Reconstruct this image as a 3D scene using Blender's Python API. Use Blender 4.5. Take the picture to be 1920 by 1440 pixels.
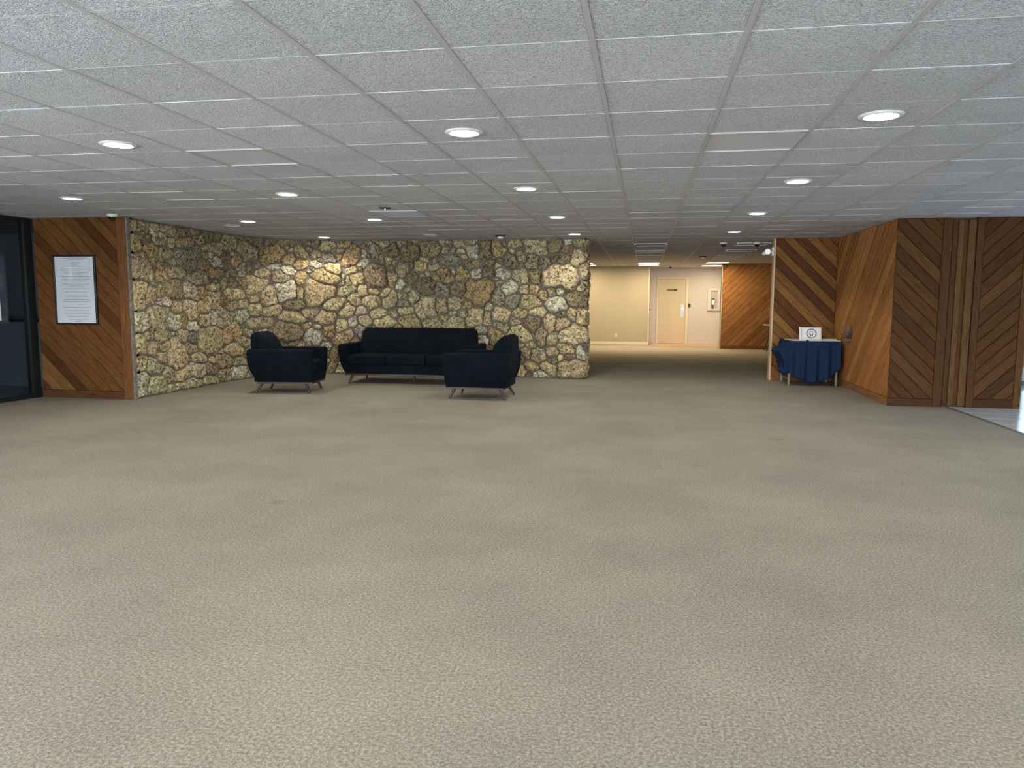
import bpy, bmesh, math, random
import numpy as np
from mathutils import Vector, Matrix, noise

for o in list(bpy.data.objects): bpy.data.objects.remove(o)
SC = bpy.context.scene
COL = SC.collection
CAMH, CEIL = 1.330, 2.387

# ------------------------------------------------------------------ camera
def make_camera():
    f, pitch, yaw, roll = 1399.6, -0.11093, -0.17548, 0.00448
    fw = Vector((math.sin(yaw)*math.cos(pitch), math.cos(yaw)*math.cos(pitch), math.sin(pitch)))
    rt = Vector((math.cos(yaw), -math.sin(yaw), 0)); up = rt.cross(fw)
    r2 = math.cos(roll)*rt + math.sin(roll)*up; u2 = -math.sin(roll)*rt + math.cos(roll)*up
    cd = bpy.data.cameras.new('camera'); cd.sensor_width = 36; cd.sensor_fit = 'HORIZONTAL'
    cd.lens = 36*f/1920; cd.clip_start = 0.05; cd.clip_end = 200
    co = bpy.data.objects.new('camera', cd); COL.objects.link(co)
    m = Matrix((r2, u2, -fw)).transposed().to_4x4(); m.translation = (0, 0, CAMH)
    co.matrix_world = m; SC.camera = co
make_camera()

# ------------------------------------------------------------------ world, daylight, exposure
w = bpy.data.worlds.new('sky'); SC.world = w; w.use_nodes = True
wn = w.node_tree.nodes; wl = w.node_tree.links
bg = wn['Background']; sky = wn.new('ShaderNodeTexSky'); sky.sky_type = 'NISHITA'; sky.sun_disc = False
sky.sun_elevation = math.radians(50); sky.sun_rotation = math.radians(200)
wl.new(sky.outputs[0], bg.inputs['Color']); bg.inputs['Strength'].default_value = 0.30
SC.view_settings.view_transform = 'Standard'; SC.view_settings.look = 'None'
SC.view_settings.gamma = 1.0; SC.view_settings.use_curve_mapping = False
SC.view_settings.exposure = 0.95

def area(name, loc, rot, sx, sy, power, color):
    d = bpy.data.lights.new(name, 'AREA'); d.shape = 'RECTANGLE'; d.size = sx; d.size_y = sy
    d.energy = power; d.color = color
    o = bpy.data.objects.new(name, d); COL.objects.link(o); o.location = loc; o.rotation_euler = rot
    return o
# daylight entering through the window wall behind the viewer and the glazed entrance at the right
area('window_daylight', (-1.0, -4.75, 1.25), (math.radians(90), 0, 0), 15.0, 2.2, 830, (0.86, 0.91, 1.0))
area('side_window_daylight', (-8.5, -1.0, 1.25), (math.radians(90), 0, math.radians(-90)), 6.8, 2.2, 450, (0.86, 0.91, 1.0))
area('entrance_daylight', (8.3, 8.2, 1.25), (math.radians(90), 0, math.radians(90)), 8.0, 2.2, 70, (0.62, 0.78, 1.0))
SPOT_W, SPOT_COL = 36.0, (1.0, 0.95, 0.88)
HALL_W, HALL_COL = 19.0, (1.0, 0.80, 0.52)

# ------------------------------------------------------------------ materials
def mat(name, col, rough=0.6, metal=0.0, spec=0.5, **kw):
    m = bpy.data.materials.new(name); m.use_nodes = True
    b = m.node_tree.nodes['Principled BSDF']
    b.inputs['Base Color'].default_value = (*col, 1); b.inputs['Roughness'].default_value = rough
    b.inputs['Metallic'].default_value = metal; b.inputs['Specular IOR Level'].default_value = spec
    for k, v in kw.items(): b.inputs[k].default_value = v
    return m
class NT:
    def __init__(s, m): s.t = m.node_tree; s.b = s.t.nodes['Principled BSDF']
    def n(s, typ, ins=None, **props):
        nd = s.t.nodes.new(typ)
        for k, v in props.items(): setattr(nd, k, v)
        for k, v in (ins or {}).items():
            if isinstance(v, bpy.types.NodeSocket): s.t.links.new(v, nd.inputs[k])
            else: nd.inputs[k].default_value = v
        return nd
    def l(s, a, b): s.t.links.new(a, b)
    def ramp(s, fac, stops):
        r = s.n('ShaderNodeValToRGB', {'Fac': fac}); e = r.color_ramp.elements
        while len(e) < len(stops): e.new(0.5)
        for k, (p, c) in enumerate(stops): e[k].position = p; e[k].color = (*c, 1) if len(c) == 3 else c
        return r.outputs['Color']
    def mix(s, a, b, fac, mode='MIX'):
        x = s.n('ShaderNodeMix', data_type='RGBA', blend_type=mode)
        for sock, v in ((x.inputs['Factor'], fac), (x.inputs['A'], a), (x.inputs['B'], b)):
            if isinstance(v, bpy.types.NodeSocket): s.l(v, sock)
            elif isinstance(v, (int, float)): sock.default_value = v
            else: sock.default_value = (*v, 1)
        return x.outputs['Result']
    def bump(s, h, strength, dist):
        bp = s.n('ShaderNodeBump', {'Height': h, 'Strength': strength, 'Distance': dist}); s.l(bp.outputs[0], s.b.inputs['Normal'])
G = lambda v: (v, v, v)

def m_carpet():
    m = mat('carpet', (0.3, 0.27, 0.21), 0.95, spec=0.1); t = NT(m)
    co = t.n('ShaderNodeTexCoord').outputs['Object']
    n1 = t.n('ShaderNodeTexNoise', {'Vector': co, 'Scale': 85.0, 'Detail': 4.0, 'Roughness': 0.8})
    n2 = t.n('ShaderNodeTexNoise', {'Vector': co, 'Scale': 1.1, 'Detail': 4.0, 'Roughness': 0.6})
    n3 = t.n('ShaderNodeTexNoise', {'Vector': co, 'Scale': 1.9, 'Detail': 2.0, 'Roughness': 0.45, 'Distortion': 0.6})
    c = t.ramp(n1.outputs['Fac'], [(0.30, (0.135, 0.117, 0.086)), (0.5, (0.305, 0.266, 0.200)), (0.70, (0.53, 0.475, 0.375))])
    v = t.ramp(n2.outputs['Fac'], [(0.35, G(0.90)), (0.65, G(1.07))])
    c = t.mix(c, v, 1.0, 'MULTIPLY')
    st = t.ramp(n3.outputs['Fac'], [(0.70, G(1.0)), (0.80, G(0.74))])
    c = t.mix(c, st, 1.0, 'MULTIPLY')
    t.l(c, t.b.inputs['Base Color'])
    t.bump(n1.outputs['Fac'], 1.0, 0.012); return m
def m_tile():
    m = mat('ceiling_tile', (0.7, 0.7, 0.7), 0.85, spec=0.25); t = NT(m)
    co = t.n('ShaderNodeTexCoord').outputs['Object']; oi = t.n('ShaderNodeObjectInfo')
    off = t.n('ShaderNodeVectorMath', {0: oi.outputs['Location'], 1: co}, operation='ADD')
    mp = t.n('ShaderNodeMapping', {'Vector': off.outputs[0], 'Scale': (1.0, 1.5, 1.0)})
    n1 = t.n('ShaderNodeTexNoise', {'Vector': mp.outputs[0], 'Scale': 62.0, 'Detail': 2.0, 'Roughness': 0.55, 'Distortion': 1.3})
    v1 = t.n('ShaderNodeTexNoise', {'Vector': mp.outputs[0], 'Scale': 105.0, 'Detail': 1.0, 'Distortion': 1.5})
    n2 = t.n('ShaderNodeTexNoise', {'Vector': co, 'Scale': 2.0})
    pit = t.ramp(v1.outputs['Fac'], [(0.36, G(0.35)), (0.45, G(1.0))])
    base = t.ramp(n2.outputs['Fac'], [(0.3, (0.80, 0.79, 0.825)), (0.7, (0.86, 0.85, 0.88))])
    base = t.mix(base, t.n('ShaderNodeCombineColor', {0: t.n('ShaderNodeMapRange', {0: oi.outputs['Random'], 3: 0.93, 4: 1.03}).outputs[0], 1: t.n('ShaderNodeMapRange', {0: oi.outputs['Random'], 3: 0.93, 4: 1.03}).outputs[0], 2: t.n('ShaderNodeMapRange', {0: oi.outputs['Random'], 3: 0.93, 4: 1.03}).outputs[0]}).outputs[0], 1.0, 'MULTIPLY')
    t.l(t.mix(base, pit, 0.8, 'MULTIPLY'), t.b.inputs['Base Color'])
    t.bump(n1.outputs['Fac'], 1.0, 0.03); return m
def m_stone():
    m = mat('coral_stone', (0.5, 0.42, 0.3), 0.92, spec=0.2); t = NT(m)
    tc = t.n('ShaderNodeTexCoord').outputs['Object']; oi = t.n('ShaderNodeObjectInfo')
    co = t.n('ShaderNodeVectorMath', {0: tc, 1: oi.outputs['Location']}, operation='ADD').outputs[0]
    tint = t.n('ShaderNodeAttribute', attribute_name='tint').outputs['Color']
    n1 = t.n('ShaderNodeTexNoise', {'Vector': co, 'Scale': 27.0, 'Detail': 4.0, 'Roughness': 0.62, 'Distortion': 0.7})
    n2 = t.n('ShaderNodeTexNoise', {'Vector': co, 'Scale': 7.0, 'Detail': 4.0, 'Roughness': 0.65})
    n3 = t.n('ShaderNodeTexNoise', {'Vector': co, 'Scale': 75.0, 'Detail': 2.0})
    pit = t.ramp(n1.outputs['Fac'], [(0.37, (0.17, 0.15, 0.12)), (0.455, (0.68, 0.65, 0.59)), (0.52, (1.05, 1.04, 1.0)), (0.64, (1.42, 1.40, 1.34))])
    var = t.ramp(n2.outputs['Fac'], [(0.3, (0.72, 0.70, 0.66)), (0.7, (1.2, 1.17, 1.10))])
    c = t.mix(t.mix(tint, pit, 0.95, 'MULTIPLY'), var, 1.0, 'MULTIPLY')
    t.l(c, t.b.inputs['Base Color'])
    h = t.n('ShaderNodeMath', {0: n1.outputs['Fac'], 1: n3.outputs['Fac']}, operation='ADD')
    t.bump(h.outputs[0], 1.0, 0.035); return m
def m_mortar():
    m = mat('mortar', (0.20, 0.18, 0.15), 0.95, spec=0.15); t = NT(m)
    co = t.n('ShaderNodeTexCoord').outputs['Object']
    n1 = t.n('ShaderNodeTexNoise', {'Vector': co, 'Scale': 25.0, 'Detail': 4.0})
    t.l(t.ramp(n1.outputs['Fac'], [(0.3, (0.12, 0.108, 0.088)), (0.7, (0.25, 0.225, 0.185))]), t.b.inputs['Base Color'])
    t.bump(n1.outputs['Fac'], 0.8, 0.01); return m
def m_wood():
    m = mat('cedar_board', (0.3, 0.15, 0.06), 0.6, spec=0.08); t = NT(m)
    uv = t.n('ShaderNodeUVMap', uv_map='grain').outputs[0]; oi = t.n('ShaderNodeObjectInfo')
    mp = t.n('ShaderNodeMapping', {'Vector': uv, 'Scale': (1.0, 9.0, 1.0)}).outputs[0]
    g1 = t.n('ShaderNodeTexNoise', {'Vector': mp, 'Scale': 4.0, 'Detail': 5.0, 'Roughness': 0.6, 'Distortion': 0.35})
    mp2 = t.n('ShaderNodeMapping', {'Vector': uv, 'Scale': (1.0, 22.0, 1.0)}).outputs[0]
    g2 = t.n('ShaderNodeTexNoise', {'Vector': mp2, 'Scale': 7.0, 'Detail': 2.0})
    mp3 = t.n('ShaderNodeMapping', {'Vector': uv, 'Scale': (1.0, 1.9, 1.0)}).outputs[0]
    kn = t.n('ShaderNodeTexVoronoi', {'Vector': mp3, 'Scale': 3.6, 'Randomness': 1.0})
    c = t.mix(oi.outputs['Color'], t.ramp(g1.outputs['Fac'], [(0.28, (0.62, 0.56, 0.52)), (0.5, (1, 1, 1)), (0.75, (1.28, 1.26, 1.22))]), 1.0, 'MULTIPLY')
    c = t.mix(c, t.ramp(g2.outputs['Fac'], [(0.35, G(0.82)), (0.6, G(1.08))]), 1.0, 'MULTIPLY')
    c = t.mix(c, t.ramp(kn.outputs['Distance'], [(0.035, (0.28, 0.2, 0.16)), (0.075, G(1.0))]), 1.0, 'MULTIPLY')
    t.l(c, t.b.inputs['Base Color']); t.bump(g2.outputs['Fac'], 0.25, 0.003); return m
def m_velvet():
    m = mat('navy_velvet', (0.010, 0.014, 0.021), 0.9, spec=0.06); t = NT(m)
    t.b.inputs['Sheen Weight'].default_value = 0.012; t.b.inputs['Sheen Tint'].default_value = (0.45, 0.6, 0.8, 1)
    co = t.n('ShaderNodeTexCoord').outputs['Object']
    n = t.n('ShaderNodeTexNoise', {'Vector': co, 'Scale': 5.0, 'Detail': 3.0})
    t.l(t.ramp(n.outputs['Fac'], [(0.3, (0.0030, 0.0046, 0.0074)), (0.7, (0.0050, 0.0074, 0.0112))]), t.b.inputs['Base Color'])
    n2 = t.n('ShaderNodeTexNoise', {'Vector': co, 'Scale': 320.0}); t.bump(n2.outputs['Fac'], 0.2, 0.002); return m
def m_cloth():
    m = mat('navy_cloth', (0.010, 0.022, 0.055), 0.85, spec=0.1); t = NT(m)
    co = t.n('ShaderNodeTexCoord').outputs['Object']
    n2 = t.n('ShaderNodeTexNoise', {'Vector': co, 'Scale': 400.0}); t.bump(n2.outputs['Fac'], 0.2, 0.001); return m
def m_paint(name, col, rough=0.6):
    m = mat(name, col, rough, spec=0.3); t = NT(m)
    co = t.n('ShaderNodeTexCoord').outputs['Object']
    n = t.n('ShaderNodeTexNoise', {'Vector': co, 'Scale': 180.0, 'Detail': 2.0}); t.bump(n.outputs['Fac'], 0.15, 0.002); return m
def m_glass(name, tint, edge=0.93):
    m = bpy.data.materials.new(name); m.use_nodes = True; nt = m.node_tree; nt.nodes.clear()
    out = nt.nodes.new('ShaderNodeOutputMaterial'); mx = nt.nodes.new('ShaderNodeMixShader')
    tr = nt.nodes.new('ShaderNodeBsdfTransparent'); tr.inputs[0].default_value = (*tint, 1)
    gl = nt.nodes.new('ShaderNodeBsdfGlossy'); gl.inputs['Roughness'].default_value = 0.03
    lw = nt.nodes.new('ShaderNodeLayerWeight'); pw = nt.nodes.new('ShaderNodeMath'); pw.operation = 'POWER'; pw.inputs[1].default_value = 5.0; nt.links.new(lw.outputs['Facing'], pw.inputs[0])
    fr = nt.nodes.new('ShaderNodeMath'); fr.operation = 'MULTIPLY_ADD'; fr.inputs[1].default_value = edge; fr.inputs[2].default_value = 0.035; nt.links.new(pw.outputs[0], fr.inputs[0])
    nt.links.new(fr.outputs[0], mx.inputs[0]); nt.links.new(tr.outputs[0], mx.inputs[1]); nt.links.new(gl.outputs[0], mx.inputs[2])
    nt.links.new(mx.outputs[0], out.inputs[0]); return m
def m_emit(name, col, s):
    m = mat(name, (0.8, 0.8, 0.8)); b = m.node_tree.nodes['Principled BSDF']
    b.inputs['Emission Color'].default_value = (*col, 1); b.inputs['Emission Strength'].default_value = s; return m
def m_floor_tile():
    m = mat('glazed_floor_tile', (0.62, 0.61, 0.58), 0.16, spec=0.5); t = NT(m)
    co = t.n('ShaderNodeTexCoord').outputs['Object']; n = t.n('ShaderNodeTexNoise', {'Vector': co, 'Scale': 6.0, 'Detail': 4.0})
    t.l(t.ramp(n.outputs['Fac'], [(0.3, (0.50, 0.49, 0.46)), (0.7, (0.66, 0.65, 0.62))]), t.b.inputs['Base Color']); return m
def m_hedge():
    m = mat('hedge_leaves', (0.02, 0.05, 0.015), 0.7); t = NT(m)
    co = t.n('ShaderNodeTexCoord').outputs['Object']; n = t.n('ShaderNodeTexNoise', {'Vector': co, 'Scale': 18.0, 'Detail': 4.0})
    t.l(t.ramp(n.outputs['Fac'], [(0.35, (0.006, 0.014, 0.006)), (0.7, (0.05, 0.10, 0.03))]), t.b.inputs['Base Color']); return m
def m_film():
    m = mat('poster_sheet', (0.60, 0.61, 0.66), 0.55, spec=0.3); t = NT(m)
    t.b.inputs['Coat Weight'].default_value = 0.6; t.b.inputs['Coat Roughness'].default_value = 0.08
    co = t.n('ShaderNodeTexCoord').outputs['Object']
    mp = t.n('ShaderNodeMapping', {'Vector': co, 'Scale': (1.6, 1.0, 0.7)}).outputs[0]
    n = t.n('ShaderNodeTexNoise', {'Vector': mp, 'Scale': 3.2, 'Detail': 1.0, 'Distortion': 0.4})
    bp = t.n('ShaderNodeBump', {'Height': n.outputs['Fac'], 'Strength': 1.0, 'Distance': 0.05}); t.l(bp.outputs[0], t.b.inputs['Coat Normal']); return m
M = dict(tee=m_paint('white_tee_enamel', (0.60, 0.60, 0.60), 0.6), carpet=m_carpet(), tile=m_tile(), stone=m_stone(), mortar=m_mortar(), wood=m_wood(), velvet=m_velvet(), cloth=m_cloth(),
    tbar=m_paint('grid_bar_enamel', (0.49, 0.485, 0.51), 0.5), walnut=mat('walnut', (0.030, 0.017, 0.011), 0.45), black=mat('black_frame_metal', (0.008, 0.012, 0.013), 0.35),
    beige=m_paint('beige_paint', (0.385, 0.338, 0.243)), white=m_paint('white_paint', (0.50, 0.465, 0.44)), cream=m_paint('cream_door_paint', (0.52, 0.445, 0.315), 0.45),
    trim=m_paint('cream_trim_paint', (0.62, 0.555, 0.42), 0.45), dark=m_paint('dark_room_paint', (0.28, 0.30, 0.33)), darkfloor=mat('dark_room_floor', (0.5, 0.5, 0.58), 0.5),
    glass=m_glass('clear_glass', (0.93, 0.96, 0.97)), tglass=m_glass('tinted_glass', (0.66, 0.71, 0.74)), acrylic=m_glass('clear_acrylic', (0.96, 0.97, 0.98), 0.25),
    steel=mat('brushed_steel', (0.55, 0.55, 0.56), 0.38, 0.9), chrome=mat('chrome', (0.8, 0.8, 0.8), 0.12, 1.0), plastic=mat('white_plastic', (0.68, 0.68, 0.66), 0.4),
    smooth=m_paint('smooth_grey_panel', (0.58, 0.575, 0.61), 0.5), dome=mat('smoked_dome', (0.006, 0.006, 0.008), 0.08), red=mat('dark_red_plastic', (0.12, 0.012, 0.02), 0.45),
    paper=mat('white_paper', (0.78, 0.78, 0.74), 0.7), ink=mat('dark_ink', (0.03, 0.03, 0.05), 0.7), redink=mat('red_ink', (0.25, 0.05, 0.05), 0.7), film=m_film(),
    green=mat('dark_green_ink', (0.02, 0.06, 0.045), 0.7), gold=mat('gold_ink', (0.40, 0.27, 0.04), 0.6), grey=mat('grey_table_top', (0.42, 0.42, 0.38), 0.5),
    leg=mat('tan_table_leg', (0.17, 0.15, 0.11), 0.5), brownplate=mat('brown_sign_plate', (0.035, 0.02, 0.012), 0.4), cabinet=mat('pale_grey_cabinet', (0.55, 0.50, 0.47), 0.4),
    extred=mat('extinguisher_red', (0.16, 0.012, 0.012), 0.3), dullled=mat('unlit_lens', (0.42, 0.42, 0.41), 0.4), lamp=m_emit('lit_lens', (1.0, 0.98, 0.97), 14.0),
    tube=m_emit('lit_troffer_lens', (1.0, 0.85, 0.62), 1.6), floortile=m_floor_tile(), grout=mat('grout', (0.30, 0.29, 0.27), 0.9), pink=m_paint('terracotta_floor', (0.55, 0.32, 0.20), 0.5),
    hedge=m_hedge(), grass=mat('grass', (0.05, 0.10, 0.03), 0.9), shellwall=m_paint('plain_wall_paint', (0.55, 0.52, 0.47)), seam=mat('metal_edge_strip', (0.16, 0.15, 0.13), 0.5, 0.4),
    leds=m_emit('led_lens', (0.9, 0.95, 0.8), 0.5), vent=mat('vent_enamel', (0.40, 0.40, 0.39), 0.5), pine=mat('pale_wood_edge', (0.55, 0.38, 0.22), 0.5),
    woodback=mat('dark_gap', (0.05, 0.025, 0.012), 0.8))

# ------------------------------------------------------------------ mesh helpers
class MB:
    def __init__(s): s.v = []; s.f = []
    def add(s, vs, fs):
        k = len(s.v); s.v += [tuple(p) for p in vs]; s.f += [tuple(i+k for i in f) for f in fs]; return s
    def box(s, x0, x1, y0, y1, z0, z1, c=0.0):
        if c <= 0:
            vs = [(x, y, z) for z in (z0, z1) for (x, y) in ((x0, y0), (x1, y0), (x1, y1), (x0, y1))]
            return s.add(vs, [(3, 2, 1, 0), (4, 5, 6, 7), (0, 1, 5, 4), (1, 2, 6, 5), (2, 3, 7, 6), (3, 0, 4, 7)])
        return s.loft([(z0, x0+c, x1-c, y0+c, y1-c, c*.5), (z0+c, x0, x1, y0, y1, c), (z1-c, x0, x1, y0, y1, c), (z1, x0+c, x1-c, y0+c, y1-c, c*.5)], 2)
    def loft(s, levels, n=4):
        k = len(s.v); ring = 4*(n+1)
        for (z, x0, x1, y0, y1, r) in levels:
            r = max(1e-4, min(r, (x1-x0)/2.01, (y1-y0)/2.01))
            for q, (cx, cy) in enumerate(((x1-r, y1-r), (x0+r, y1-r), (x0+r, y0+r), (x1-r, y0+r))):
                for j in range(n+1):
                    a = (q + j/n)*math.pi/2; s.v.append((cx+r*math.cos(a), cy+r*math.sin(a), z))
        for i in range(len(levels)-1):
            for j in range(ring):
                a = k+i*ring+j; b = k+i*ring+(j+1) % ring; s.f.append((a, b, b+ring, a+ring))
        s.f.append(tuple(k+j for j in reversed(range(ring)))); t = k+(len(levels)-1)*ring
        s.f.append(tuple(t+j for j in range(ring))); return s
    def tube(s, p0, p1, r0, r1=None, n=12):
        r1 = r0 if r1 is None else r1; p0, p1 = Vector(p0), Vector(p1); d = (p1-p0).normalized()
        a = d.orthogonal().normalized(); b = d.cross(a); vs = []
        for p, r in ((p0, r0), (p1, r1)):
            for j in range(n):
                t = 2*math.pi*j/n; vs.append(p + a*(r*math.cos(t)) + b*(r*math.sin(t)))
        fs = [(j, (j+1) % n, n+(j+1) % n, n+j) for j in range(n)] + [tuple(reversed(range(n))), tuple(range(n, 2*n))]
        return s.add(vs, fs)
    def lathe(s, prof, c=(0, 0, 0), n=24):
        vs, fs = [], []
        for (r, z) in prof:
            for j in range(n):
                t = 2*math.pi*j/n; vs.append((c[0]+r*math.cos(t), c[1]+r*math.sin(t), c[2]+z))
        for i in range(len(prof)-1):
            for j in range(n): fs.append((i*n+j, i*n+(j+1) % n, (i+1)*n+(j+1) % n, (i+1)*n+j))
        fs.append(tuple(reversed(range(n)))); fs.append(tuple((len(prof)-1)*n+j for j in range(n)))
        return s.add(vs, fs)
    def prism(s, pts, y0, y1):           # outline in x,z pushed along y
        n = len(pts); vs = [(x, y0, z) for x, z in pts] + [(x, y1, z) for x, z in pts]
        return s.add(vs, [tuple(range(n)), tuple(reversed(range(n, 2*n)))] + [(j, n+j, n+(j+1) % n, (j+1) % n) for j in range(n)])
    def mesh(s, name, m, smooth=False):
        me = bpy.data.meshes.new(name); me.from_pydata(s.v, [], s.f); me.update()
        bm = bmesh.new(); bm.from_mesh(me); bmesh.ops.recalc_face_normals(bm, faces=bm.faces); bm.to_mesh(me); bm.free()
        if m: me.materials.append(m)
        if smooth: me.shade_smooth()
        if smooth and hasattr(me, 'set_sharp_from_angle'): me.set_sharp_from_angle(angle=math.radians(42))
        return me
    def build(s, name, m, parent=None, smooth=False, loc=None, **kw):
        o = bpy.data.objects.new(name, s.mesh(name, m, smooth)); COL.objects.link(o)
        if parent: o.parent = parent
        if loc: o.location = loc
        return tag(o, **kw)
def tag(o, label=None, cat=None, group=None, kind=None):
    if label: o['label'] = label
    if cat: o['category'] = cat
    if group: o['group'] = group
    if kind: o['kind'] = kind
    return o
def empty(name, loc=(0, 0, 0), rz=0.0, **kw):
    o = bpy.data.objects.new(name, None); COL.objects.link(o); o.location = loc; o.rotation_euler = (0, 0, rz); o.empty_display_size = 0.1
    return tag(o, **kw)
def inst(me, name, parent, loc, rot=None, color=None):
    o = bpy.data.objects.new(name, me); COL.objects.link(o); o.parent = parent; o.location = loc
    if rot: o.rotation_euler = rot
    if color: o.color = color
    return o
def copy_tree(o, loc, rz=None, label=None):
    c = o.copy(); COL.objects.link(c); c.location = loc
    if rz is not None: c.rotation_euler = (0, 0, rz)
    if label: c['label'] = label
    for ch in list(o.children):
        d = ch.copy(); COL.objects.link(d); d.parent = c
        for g in list(ch.children):
            e = g.copy(); COL.objects.link(e); e.parent = d
    return c

# ------------------------------------------------------------------ floor
MB().box(-8.1, 3.83, -4.5, 24.2, -0.12, 0.0).build('floor', M['carpet'], label='worn beige-grey carpet covering the whole lobby and hall floor', kind='structure')
MB().box(3.83, 4.8, 13.36, 24.2, -0.12, 0.0).build('floor', M['carpet'], label='carpet continuing behind the wooden alcove wall in the far hall', kind='structure')
ft = MB().box(3.85, 8.1, -4.5, 13.34, -0.12, -0.006).build('floor', M['grout'], label='pale glazed tile floor of the entrance at the right edge', kind='structure')
tm = MB().box(0.003, 0.447, 0.003, 0.447, -0.006, 0.0, 0.002).mesh('floor_tile', M['floortile'])
for i in range(9):
    for j in range(14, 37): inst(tm, 'floor_tile', ft, (3.86+0.45*i, -3.2+0.45*j, 0))
MB().box(3.815, 3.855, -4.5, 10.27, -0.02, 0.006, 0.003).build('trim_1', M['seam'], label='dark metal strip where the carpet meets the tile floor', kind='structure')
MB().box(0.15, 2.42, 23.25, 24.1, -0.02, 0.004).build('floor', M['pink'], label='reddish floor strip in front of the cream door', kind='structure')

# ------------------------------------------------------------------ ceiling
PX, PY, OX, OY = 0.6096, 0.6067, -0.2394, 2.5869
ceil = MB().box(-11.5, 8.4, -4.6, 13.4, CEIL+0.04, CEIL+0.14).build('ceiling', M['shellwall'], label='suspended ceiling of square fissured white tiles', kind='structure')
MB().box(-6.4, 4.9, 13.4, 24.5, CEIL+0.04, CEIL+0.14).build('deck', M['shellwall'], ceil)
TH = 0.012
ctm = MB().loft([(TH+.02, -PX/2+TH, PX/2-TH, -PY/2+.007, PY/2-.007, .001), (.004, -PX/2+TH, PX/2-TH, -PY/2+.007, PY/2-.007, .001), (.0018, -PX/2+TH+.003, PX/2-TH-.003, -PY/2+.010, PY/2-.010, .001)], 1).mesh('ceiling_tile', M['tile'])
special = {(1, 4): 'p', (-5, 4): 'p', (-8, 7): 'p', (-5, 10): 'v'}
TROF = {}
for j in (19, 22, 25, 28): TROF[(0, j)] = 0
for j in (30, 32): TROF[(0, j)] = 1; TROF[(-3, j)] = 1
for j in (19, 22, 25, 27): TROF[(3, j)] = 0
TROF[(3, 30)] = 1; TROF[(3, 33)] = 1; TROF[(-3, 28)] = 0
random.seed(3)
cells = []
for i in range(-13, 14):
    for j in range(-12, 36):
        if OX+PX*(i+.5) > 4.6 and OY+PY*(j+.5) > 13.1: continue
        if (i, j) in special or (i, j) in TROF: continue
        x, y = OX+PX*(i+.5), OY+PY*(j+.5)
        if x < -8.0 or x > 8.1 or y < -4.4 or y > 24.3: continue
        if x < -1.2 and y > 13.4 and not (y > 16 and x > -6): continue
        if x < -6.9 and y > 9.1: continue
        if x > 3.3 and 10.6 < y < 13.2 and x < 4.5: continue
        vis = y > 2.6 and abs(math.atan2(x, y)+0.1755) < 0.64 and not (y > 12.8 and (x < -1.3 or x > 2.3)) and not (x > 3.2 and y > 10.4)
        cells.append((0 if vis else 1, x*x+y*y, x, y))
cells.sort(); rest = MB(); nr = 0
for k, (iv, d2, x, y) in enumerate(cells):
    rot = (0, 0, math.pi*random.randrange(2))
    if k < 300 and iv == 0: inst(ctm, 'ceiling_tile', ceil, (x, y, CEIL+random.uniform(-.0005, .002)), rot)
    else:
        b = MB().loft([(.03, -PX/2+TH, PX/2-TH, -PY/2+.007, PY/2-.007, .001), (.0018, -PX/2+TH, PX/2-TH, -PY/2+.007, PY/2-.007, .001)], 1)
        rest.add([(a+x, c+y, e+CEIL) for a, c, e in b.v], b.f); nr += 1
rest.build('ceiling_tile_field', M['tile'], ceil, kind='stuff')
for i in range(-12, 14):
    x = OX+PX*i; y1 = 24.15
    if x < -6.7: y1 = 8.8
    elif x < -1.0: y1 = 12.8
    elif x > 3.1: y1 = 10.35 if x < 4.7 else 13.3
    MB().box(x-TH, x+TH, -4.5, y1, CEIL, CEIL+.03).build('main_runner', M['tbar'], ceil)
for j in range(-11, 36):
    y = OY+PY*j
    x0 = -8.05 if y < 8.8 else (-6.6 if y < 11.3 else (-6.2 if y < 12.2 else (-5.4 if y < 12.75 else (-1.0 if y < 16 else -6.0))))
    x1 = 8.0 if y < 10.3 else (3.1 if y < 13.2 else 4.7)
    MB().box(x0, x1, y-.0048, y+.0048, CEIL+.0016, CEIL+.03).build('cross_tee', M['tee'], ceil)
for i in (0, -3):                                  # hall runners behind the stone wall
    pass
# plain access panels and the slatted vent set into the grid
pl = {(1, 4): 'smooth grey ceiling panel beside the right row of downlights', (-5, 4): 'smooth grey ceiling panel between the two left rows of lights, nearer one', (-8, 7): 'smooth grey ceiling panel toward the stone wall, farther left one'}
for (i, j), lb in pl.items():
    r = empty('access_panel', (OX+PX*(i+.5), OY+PY*(j+.5), CEIL), label=lb, cat='ceiling panel', group='smooth ceiling panels')
    MB().box(-PX/2+TH, PX/2-TH, -PY/2+TH, PY/2-TH, .006, .03).build('panel', M['smooth'], r)
    fr = MB()
    for (a, b, c, d) in ((-.30, .30, -.297, -.285), (-.30, .30, .285, .297), (-.30, -.288, -.285, .285), (.288, .30, -.285, .285)): fr.box(a, b, c, d, -.003, .01)
    fr.build('rim', M['vent'], r)
r = empty('ceiling_vent', (OX+PX*-4.5, OY+PY*10.5, CEIL), label='square slatted air vent in the ceiling in front of the stone wall', cat='vent')
fr = MB()
for (a, b, c, d) in ((-.30, .30, -.297, -.27), (-.30, .30, .27, .297), (-.30, -.275, -.27, .27), (.275, .30, -.27, .27)): fr.box(a, b, c, d, -.006, .01)
fr.build('frame', M['tbar'], r); MB().box(-.29, .29, -.28, .28, .02, .035).build('backing', M['vent'], r)
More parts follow.
